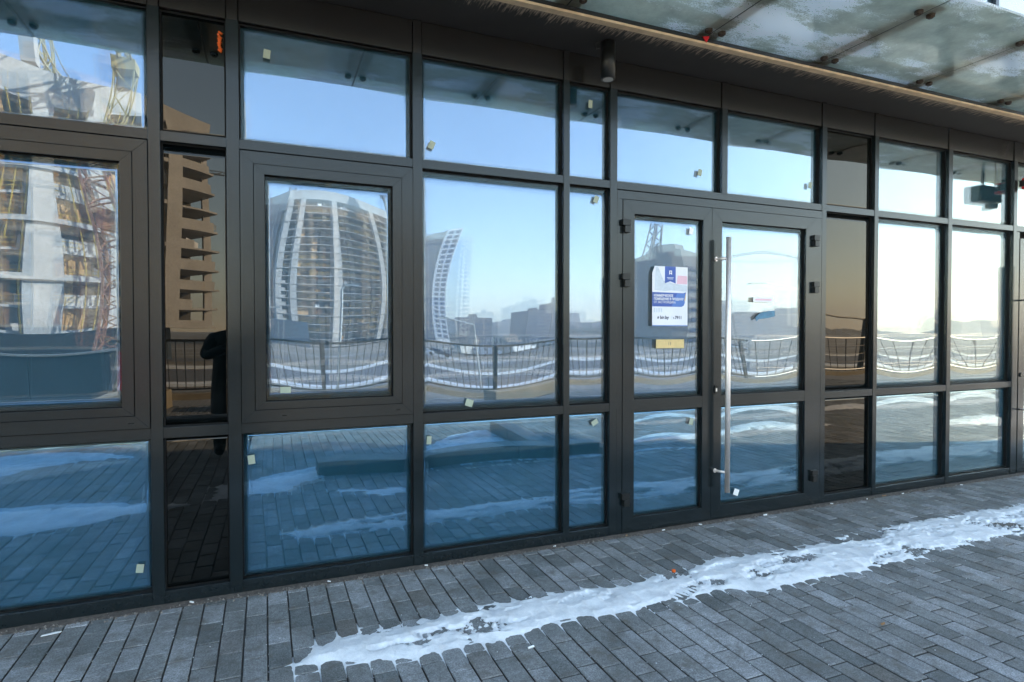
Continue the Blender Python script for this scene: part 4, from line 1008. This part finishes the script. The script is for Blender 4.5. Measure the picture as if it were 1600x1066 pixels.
    for t in [i/9 for i in range(10)]:
        m = MB(); m.hexa([pt(t-.01, z0, -2.2), pt(t+.01, z0, -2.2), pt(t+.01, z0, -2.7), pt(t-.01, z0, -2.7)], [pt(t-.01, z0+H-.3, -2.2), pt(t+.01, z0+H-.3, -2.2), pt(t+.01, z0+H-.3, -2.7), pt(t-.01, z0+H-.3, -2.7)])
        m.build('inner_column', M['slab'], o)
    return o, pt
R1 = random.Random(21)
# near block: right edge at px 328, spreading left beyond the frame; the face recedes to the right of the picture
yE = -112; xE = RX(326, yE); 
p_right = (xE, yE); p_left = (xE - 52, -88)
plyc = [(t, t + 0.030, k) for k in range(0, 11) for t in (0.285, 0.40, 0.52, 0.605, 0.70) if R1.random() < 0.5]
whc = [(a, a + .16, k) for k in range(1, 10, 2) for a in (0.30, 0.55, 0.72) if R1.random() < 0.8] + [(.905, .99, k) for k in (0, 2, 3, 5, 7, 8)] + [(.885, .94, k) for k in (1, 4)]
bl, ptL = site_block('unfinished_building', 'nearest unfinished concrete block with plywood infill, mirrored in the leftmost window and dark panel', p_left, p_right, 9.0, (0, -1), GL + 5.3, 10, 3.25, (0.34, 0.475, 0.575, 0.68, 0.885), 2.3, R1, 1.2, 2.6, plyc, whc, bands=True, scaf=(0.2, 0.80, 34, 0.06, 'yellow'), jambs=(0.31, 0.365, 0.455, 0.50, 0.555, 0.60, 0.66, 0.705))
# podium storeys, end bay and a red oxide hoist mast
bx('podium_wall', -2, 53, -14, -3.0, GL, GL + 5.29, M['bluewall'], bl).rotation_euler = (0, 0, math.atan2(p_right[1] - p_left[1], p_right[0] - p_left[0]))
hoist = empty('hoist_mast', (RX(150, -84), -84, GL), 'red oxide hoist mast standing in front of the nearest unfinished block', 'hoist')
m = MB(); lattice(m, (0,0,0), (0,0,26.5), 2.4, 22, 0.16); m.build('mast', M['rustnet'], hoist)
MB().box(-1.0, 1.0, -1.0, 1.0, 17, 19.5).build('cage', M['rustnet'], hoist)

# round block in the second window
R2 = random.Random(5)
yc = -228; pc = (RX(462, yc), yc); pe = (RX(655, -262), -262)
plyc = [(t, t + 0.05, k) for k in range(1, 9) for t in (0.10, 0.60) if R2.random() < 0.4] + [(t, t+.02, k) for k in range(9, 15) for t in (.10, .16) if R2.random() < .3]
whc = [(a, a + .05, k) for k in range(1, 9) for a in (0.0, 0.72) if R2.random() < 0.9]
br_, ptR = site_block('unfinished_building', 'round unfinished concrete block with pale roof band, mirrored in the second window', pc, pe, 4.0, (0, -1), GL + 0.5, 19, 2.58, (0.012, 0.075, 0.235, 0.46, 0.70, 0.90), 1.7, R2, 0.5, 3.0, plyc, whc, back=22, slab_t=0.20, slab_o=1.3, scaf=(0.10, 0.95, 30, 0.09, 'cranew'))
d_ = Vector((pe[0]-pc[0], pe[1]-pc[1])).normalized()
# dark clad side turned away from the sun, overhanging pale eave above it
so_ = [(-0.3, -0.4), (-22, -30), (-14, -42), (8, -26)]
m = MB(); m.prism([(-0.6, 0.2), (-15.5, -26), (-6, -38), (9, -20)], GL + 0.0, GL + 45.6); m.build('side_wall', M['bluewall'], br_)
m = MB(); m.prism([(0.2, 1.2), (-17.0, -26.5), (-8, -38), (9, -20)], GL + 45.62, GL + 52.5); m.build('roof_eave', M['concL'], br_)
for k in range(9):
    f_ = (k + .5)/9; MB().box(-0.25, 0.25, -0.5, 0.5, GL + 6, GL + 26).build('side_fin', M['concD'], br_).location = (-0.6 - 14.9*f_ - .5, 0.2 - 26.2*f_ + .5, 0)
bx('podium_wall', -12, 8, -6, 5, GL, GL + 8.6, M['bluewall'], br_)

# sail shaped tower
yt = -420; X0, X1 = RX(648, yt), RX(738, yt); ZT = RZ(743, 369, yt); ZL = RZ(661, 380, yt)
tw = empty('glass_tower', ((X0 + X1)/2, yt, GL), 'tall sail shaped tower with a blue glass front and white curved edge', 'tower')
wx = (X1 - X0)/2
def edge(z): 
    s = max(0, (z)/(ZT - GL)); return wx - 5.0 + 5.2*s**2.2 + 0.5
nz = 22; HT = ZT - GL
def tslab(xa, xb, ya, yb, nm, mat, zcap=None):
    m = MB(); zc = zcap or HT
    for i in range(nz):
        za = zc*i/nz; zb = zc*(i+1)/nz
        m.hexa([(xa(za), ya, za), (xb(za), ya, za), (xb(za), yb, za), (xa(za), yb, za)], [(xa(zb), ya, zb), (xb(zb), ya, zb), (xb(zb), yb, zb), (xa(zb), yb, zb)])
    return m.build(nm, mat, tw)
tslab(lambda z: -wx, lambda z: -wx + 20, 0, -24, 'side_block', M['tgrey'], HT - 8)
tslab(lambda z: -wx + 20.02, lambda z: edge(z) - 8.5, -0.6, -24, 'glass_front', M['tglass'], HT - 5.5)
tslab(lambda z: edge(z) - 8.48, lambda z: edge(z), 0.3, -24, 'sail_edge', M['white'])
MB().box(-wx + 2, -wx + 10, -14, -6, HT - 8, HT - 4.5).build('roof_plant', M['tgrey'], tw)
m = MB().hexa([(-wx, 0.1, HT - 7.9), (edge(HT) - 8.5, 0.1, HT - 5.3), (edge(HT) - 8.5, -24, HT - 5.3), (-wx, -24, HT - 7.9)], [(-wx, 0.1, HT - 5.5), (edge(HT) - 8.5, 0.1, HT - .6), (edge(HT) - 8.5, -24, HT - .6), (-wx, -24, HT - 5.5)]); m.build('roof_band', M['tgrey'], tw)
wme = MB().box(-1.25, 1.25, 0.0, 0.25, 0, 2.0).mesh('window', M['tglass'])
k = 0
for i in range(23):
    z = 3 + i*3.15
    if z > HT - 3: break
    for dx in (-5.6, -1.9):
        q = link(D.objects.new('window', wme)); q.parent = tw; q.location = (edge(z) + dx, 0.32, z)
    q = MB().box(-wx + 20.1, edge(z) - 8.6, -0.58, -0.30, z + 1.9, z + 2.35).build('floor_band', M['tgrey'], tw)
for i in range(14):
    MB().box(-wx + 20.6 + i*1.3 - .06, -wx + 20.6 + i*1.3 + .06, -0.58, -0.42, 0, HT - 6).build('glass_fin', M['tgrey'], tw)
lowt = empty('office_block', (RX(676, -330), -330, GL), 'low glazed office block at the foot of the tall tower', 'building')
MB().box(-4, 5, -10, 0, 0, RZ(676, 465, -330) - GL).build('wall', M['tglass'], lowt)
for i in range(6): MB().box(-4.05, 5.05, 0.02, 0.2, 2.6 + i*3.1, 3.1 + i*3.1).build('floor_band', M['tgrey'], lowt)

# far blocks
def block(px0, px1, y, top_py, label, mat, dep=25, slope=0, grp=None, wins=True):
    x0, x1 = RX(px0, y), RX(px1, y); zt = RZ((px0 + px1)/2, top_py, y) - GL; cx = (x0 + x1)/2; w_ = (x1 - x0)/2
    o = empty('block_of_flats', (cx, y, GL), label, 'building', grp)
    MB().hexa([(-w_, 0, 0), (w_, 0, 0), (w_, -dep, 0), (-w_, -dep, 0)], [(-w_, 0, zt), (w_, 0, zt + slope), (w_, -dep, zt + slope), (-w_, -dep, zt)]).build('wall', mat, o)
    MB().box(-w_*.3, w_*.1, -dep*.6, -dep*.3, zt + min(0, slope), zt + max(0, slope) + 2.5).build('roof_plant', mat, o)
    if wins:
        nf = max(2, int(zt/3.2)); nc = max(2, int(2*w_/3.2))
        for r in range(nf):
            MB().box(-w_ + 0.6, w_ - 0.6, 0.02, 0.2, 1.2 + r*3.1, 2.5 + r*3.1).build('window_row', M['tglass'], o)
    return o
block(756, 772, -430, 489, 'small dark isolated block right of the glass tower', M['far'])
block(802, 828, -480, 481, 'broad dark block of flats with a flat top, first of the far cluster', M['far'])
block(829, 851, -500, 472, 'taller dark block of flats with a slanting roof in the far cluster', M['far'], slope=3)
block(852, 866, -500, 477, 'narrow pale block at the end of the far cluster', M['farpale'])
block(868, 876, -520, 490, 'dark low block beside the narrow pale one', M['far'])
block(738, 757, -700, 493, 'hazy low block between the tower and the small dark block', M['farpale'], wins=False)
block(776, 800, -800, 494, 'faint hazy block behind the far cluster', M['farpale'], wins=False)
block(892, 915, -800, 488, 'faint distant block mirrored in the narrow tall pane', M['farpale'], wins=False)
block(918, 946, -760, 503, 'low distant block mirrored in the narrow tall pane', M['far'])
block(1050, 1100, -150, 400, 'curved grey roofed hall mirrored behind the poster', M['farpale'])
block(995, 1048, -190, 430, 'dark blue hall mirrored left of the poster', M['bluewall'])
block(1140, 1168, -420, 470, 'pale slab block mirrored beside the long door handle', M['farpale'])
block(1170, 1212, -520, 490, 'long row of flats mirrored in the wider door leaf', M['far'])
block(1216, 1240, -560, 482, 'stepped block of flats mirrored at the edge of the wider door leaf', M['farpale'])
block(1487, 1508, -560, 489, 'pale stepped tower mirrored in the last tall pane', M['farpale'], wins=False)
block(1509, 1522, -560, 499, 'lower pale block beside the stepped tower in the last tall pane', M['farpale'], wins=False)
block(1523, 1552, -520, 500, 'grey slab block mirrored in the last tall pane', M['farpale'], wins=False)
# round tank / dome mirrored in the pane past the dark panel
m = MB(); nl, nm_ = 10, 18
for j in range(nl + 1):
    for i in range(nm_):
        a = pi*j/nl; b = 2*pi*i/nm_; m.v.append((2.4*sin(a)*cos(b), 2.4*sin(a)*sin(b), 2.4*cos(a)))
for j in range(nl):
    for i in range(nm_): m.f.append((j*nm_ + i, (j+1)*nm_ + i, (j+1)*nm_ + (i+1) % nm_, j*nm_ + (i+1) % nm_))
tk = empty('round_tank', (RX(1463, -75), -75, GL), 'dark ball shaped tank on a leg mirrored past the dark panel', 'tank')
q = m.build('ball', M['bluewall'], tk, True); q.location = (0, 0, 5.3); MB().tube((0,0,0),(0,0,3.1),0.5,8).build('leg', M['rail'], tk)

# a far-off wood on the horizon
m = MB(); rt = random.Random(9)
for i in range(900):
    px = rt.uniform(700, 1640); y = -rt.uniform(560, 900); x = RX(px, y); r = rt.uniform(4, 9); h = rt.uniform(5, 11)
    vs = [(x + r*cos(a*1.047)*rt.uniform(.7,1.1), y + r*sin(a*1.047), GL - 1) for a in range(6)] + [(x + r*.7*cos(a*1.047 + .5)*rt.uniform(.7,1.2), y + r*.7*sin(a*1.047 + .5), GL + h*rt.uniform(.6,.85)) for a in range(6)] + [(x, y, GL + h)]
    m.add(vs, [(a, (a+1) % 6, 6 + (a+1) % 6, 6 + a) for a in range(6)] + [(6 + a, 6 + (a+1) % 6, 12) for a in range(6)])
tag(m.build('far_wood', M['wood']), 'dark line of far-off woodland on the horizon', 'wood', kind='stuff')

# parked vans and cars in the distance
def vehicle(px, y, van, mat, label, grp, rz=0.2):
    o = empty('parked_van' if van else 'parked_car', (RX(px, y), y, GL + .03), label, 'van' if van else 'car', grp, rz)
    if van: prof = [(-2.9,.45),(2.5,.45),(2.9,.7),(2.85,1.25),(2.0,1.5),(1.55,2.5),(-2.9,2.55)]; gl = [(1.62,1.55),(1.95,1.55),(1.6,2.3),(1.1,2.3),(1.1,1.55)]
    else: prof = [(-2.2,.4),(2.1,.4),(2.2,.7),(2.05,.92),(1.1,1.0),(.45,1.45),(-1.1,1.47),(-1.75,1.05),(-2.2,.98)]; gl = [(1.0,1.02),(.42,1.38),(-1.05,1.4),(-1.6,1.05)]
    wd = .95
    n = len(prof); MB().add([(p[0], wd, p[1]) for p in prof] + [(p[0], -wd, p[1]) for p in prof], [tuple(range(n)), tuple(range(n, 2*n))[::-1]] + [(i, n+i, n+(i+1)%n, (i+1)%n) for i in range(n)]).build('body', mat, o, False, 0.05)
    n = len(gl)
    for s in (-1, 1):
        MB().add([(p[0], s*(wd + .01), p[1]) for p in gl] + [(p[0], s*(wd - .02), p[1]) for p in gl], [tuple(range(n)), tuple(range(n, 2*n))[::-1]] + [(i, n+i, n+(i+1)%n, (i+1)%n) for i in range(n)]).build('window', M['tglass'], o)
        for xw in (-1.4, 1.4): MB().tube((xw, s*.98, .36), (xw, s*.72, .36), .36, 12).build('wheel', M['gasket'], o)
    return o
for i, px in enumerate((745, 757, 769, 781, 793, 806, 819, 833, 846)):
    vehicle(px, -170 - 6*i, True, M['white'] if i % 3 else M['galv'], 'boxy van, number %s from the tower end of the distant mirrored row' % ('one two three four five six seven eight nine'.split()[i]), 'distant row of parked vans', -0.5)
for i, px in enumerate((668, 690, 712, 1135, 1165, 1240)):
    vehicle(px, -120 - 5*i, False, (M['far'], M['white'], M['bluewall'])[i % 3], 'small distant car mirrored ' + ('at the left edge of the tall fixed pane', 'under the glass tower, second car from the left', 'right of the tower foot', 'just right of the steel door handle', 'below the white paper strip on the door', 'at the right edge of the wider door leaf')[i], 'distant cars parked beyond the road', 0.3)

# ------------------------------------------------------------------ photographer (mirrored in the dark panel)
ph = empty('person', (-0.36, -CAM_D - 0.40, 0), 'person in dark winter clothes raising a camera, facing the glass', 'person')
def skin_body(name, verts, edges, rad, mat, parent, root=0, sub=2):
    me = D.meshes.new(name); me.from_pydata(verts, edges, []); o = link(D.objects.new(name, me)); o.parent = parent
    md = o.modifiers.new('skin', 'SKIN'); md.use_smooth_shade = True
    sv = me.skin_vertices[0].data if me.skin_vertices else None
    if sv is None:
        bm = bmesh.new(); bm.from_mesh(me); bm.verts.layers.skin.verify(); bm.to_mesh(me); bm.free(); sv = me.skin_vertices[0].data
    for i, r in enumerate(rad): sv[i].radius = (r if isinstance(r, tuple) else (r, r)); sv[i].use_root = (i == root)
    md2 = o.modifiers.new('sub', 'SUBSURF'); md2.levels = sub; md2.render_levels = sub
    me.materials.append(mat); return o
V = [(0,0,.92),(0,-.01,1.12),(0,.0,1.30),(0.05,.03,1.42),(0.13,.08,1.48),
     (.20,.02,1.36),(.34,.10,1.16),(.31,.24,1.33),(.29,.27,1.39),
     (-.20,.0,1.35),(-.30,.10,1.15),(.06,.22,1.31),(.17,.27,1.385),
     (.10,0,.86),(.13,.02,.48),(.15,-.02,.10),(.16,.10,.04),
     (-.10,0,.86),(-.13,.02,.48),(-.15,-.02,.10),(-.16,.10,.04)]
E_ = [(0,1),(1,2),(2,3),(3,4),(2,5),(5,6),(6,7),(7,8),(2,9),(9,10),(10,11),(11,12),(0,13),(13,14),(14,15),(15,16),(0,17),(17,18),(18,19),(19,20)]
Rr = [(.25,.19),(.21,.16),(.21,.14),(.08,.08),(.06,.06),.085,.065,.05,.035,.085,.065,.05,.035,.17,.11,.07,.05,.17,.11,.07,.05]
body = skin_body('body', V, E_, Rr, M['coat'], ph)
hm = MB(); nl, nm_ = 12, 16
for j in range(nl + 1):
    for i in range(nm_):
        a = pi*j/nl; b = 2*pi*i/nm_; rr = sin(a); x = .078*rr*cos(b); y = .098*rr*sin(b); z = .118*cos(a)
        if y > .06 and abs(x) < .02 and -.03 < z < .02: y += .02
        if z < -.05: x *= .8
        hm.v.append((x, y, z))
for j in range(nl):
    for i in range(nm_): hm.f.append((j*nm_ + i, (j+1)*nm_ + i, (j+1)*nm_ + (i+1) % nm_, j*nm_ + (i+1) % nm_))
hd_ = hm.build('head', M['skin'], ph, True); hd_.location = (0.17, 0.10, 1.57)
hat = MB()
for j in range(7):
    for i in range(nm_):
        a = pi*0.5*j/6; b = 2*pi*i/nm_; rr = sin(a); hat.v.append((.090*rr*cos(b), .108*rr*sin(b), .128*cos(a)))
for j in range(6):
    for i in range(nm_): hat.f.append((j*nm_ + i, (j+1)*nm_ + i, (j+1)*nm_ + (i+1) % nm_, j*nm_ + (i+1) % nm_))
h_ = hat.build('hat', M['coat'], ph, True); h_.location = (0.17, 0.095, 1.585)
def hand(cx, cz, sgn):
    V = [(0,0,0),(0,.02,.03)]; E = [(0,1)]; R_ = [.030,.028]
    for f in range(4):
        x = (-.03 + .02*f); b = len(V); V += [(x, .02, .055), (x + .01*sgn, .045, .075), (x + .02*sgn, .07, .065)]; E += [(1, b), (b, b+1), (b+1, b+2)]; R_ += [.010, .009, .008]
    b = len(V); V += [(sgn*-.035, .03, .02), (sgn*-.045, .055, .03)]; E += [(0, b), (b, b+1)]; R_ += [.012, .009]
    o = skin_body('hand', V, E, R_, M['skin'], ph, sub=1); o.location = (cx, .245, cz - .02); return o
hand(.29, 1.385, -1); hand(.19, 1.385, 1)
pc_ = empty('photo_camera', (0, -CAM_D - 0.02, CAM_H), 'black camera held up to the face by the person', 'camera')
MB().box(-.065, .065, -.055, -.008, -.045, .045).build('camera_body', M['black'], pc_, False, .006)
MB().tube((0, -.052, .03), (0, -.02, .06), .022, 8).build('viewfinder', M['black'], pc_)

# ------------------------------------------------------------------ winter haze
m_, t_, o_ = newmat('haze'); vp = N(t_, 'ShaderNodeVolumePrincipled'); vp.inputs['Color'].default_value = (0.93, 0.96, 1.0, 1)
vp.inputs['Density'].default_value = 0.0007; vp.inputs['Anisotropy'].default_value = 0.2
t_.links.new(vp.outputs[0], o_.inputs['Volume'])
hz = bx('haze', -905, 2005, -1805, 505, GL - 1.2, 75, m_); tag(hz, 'thin winter haze over the whole district', 'haze', kind='stuff')
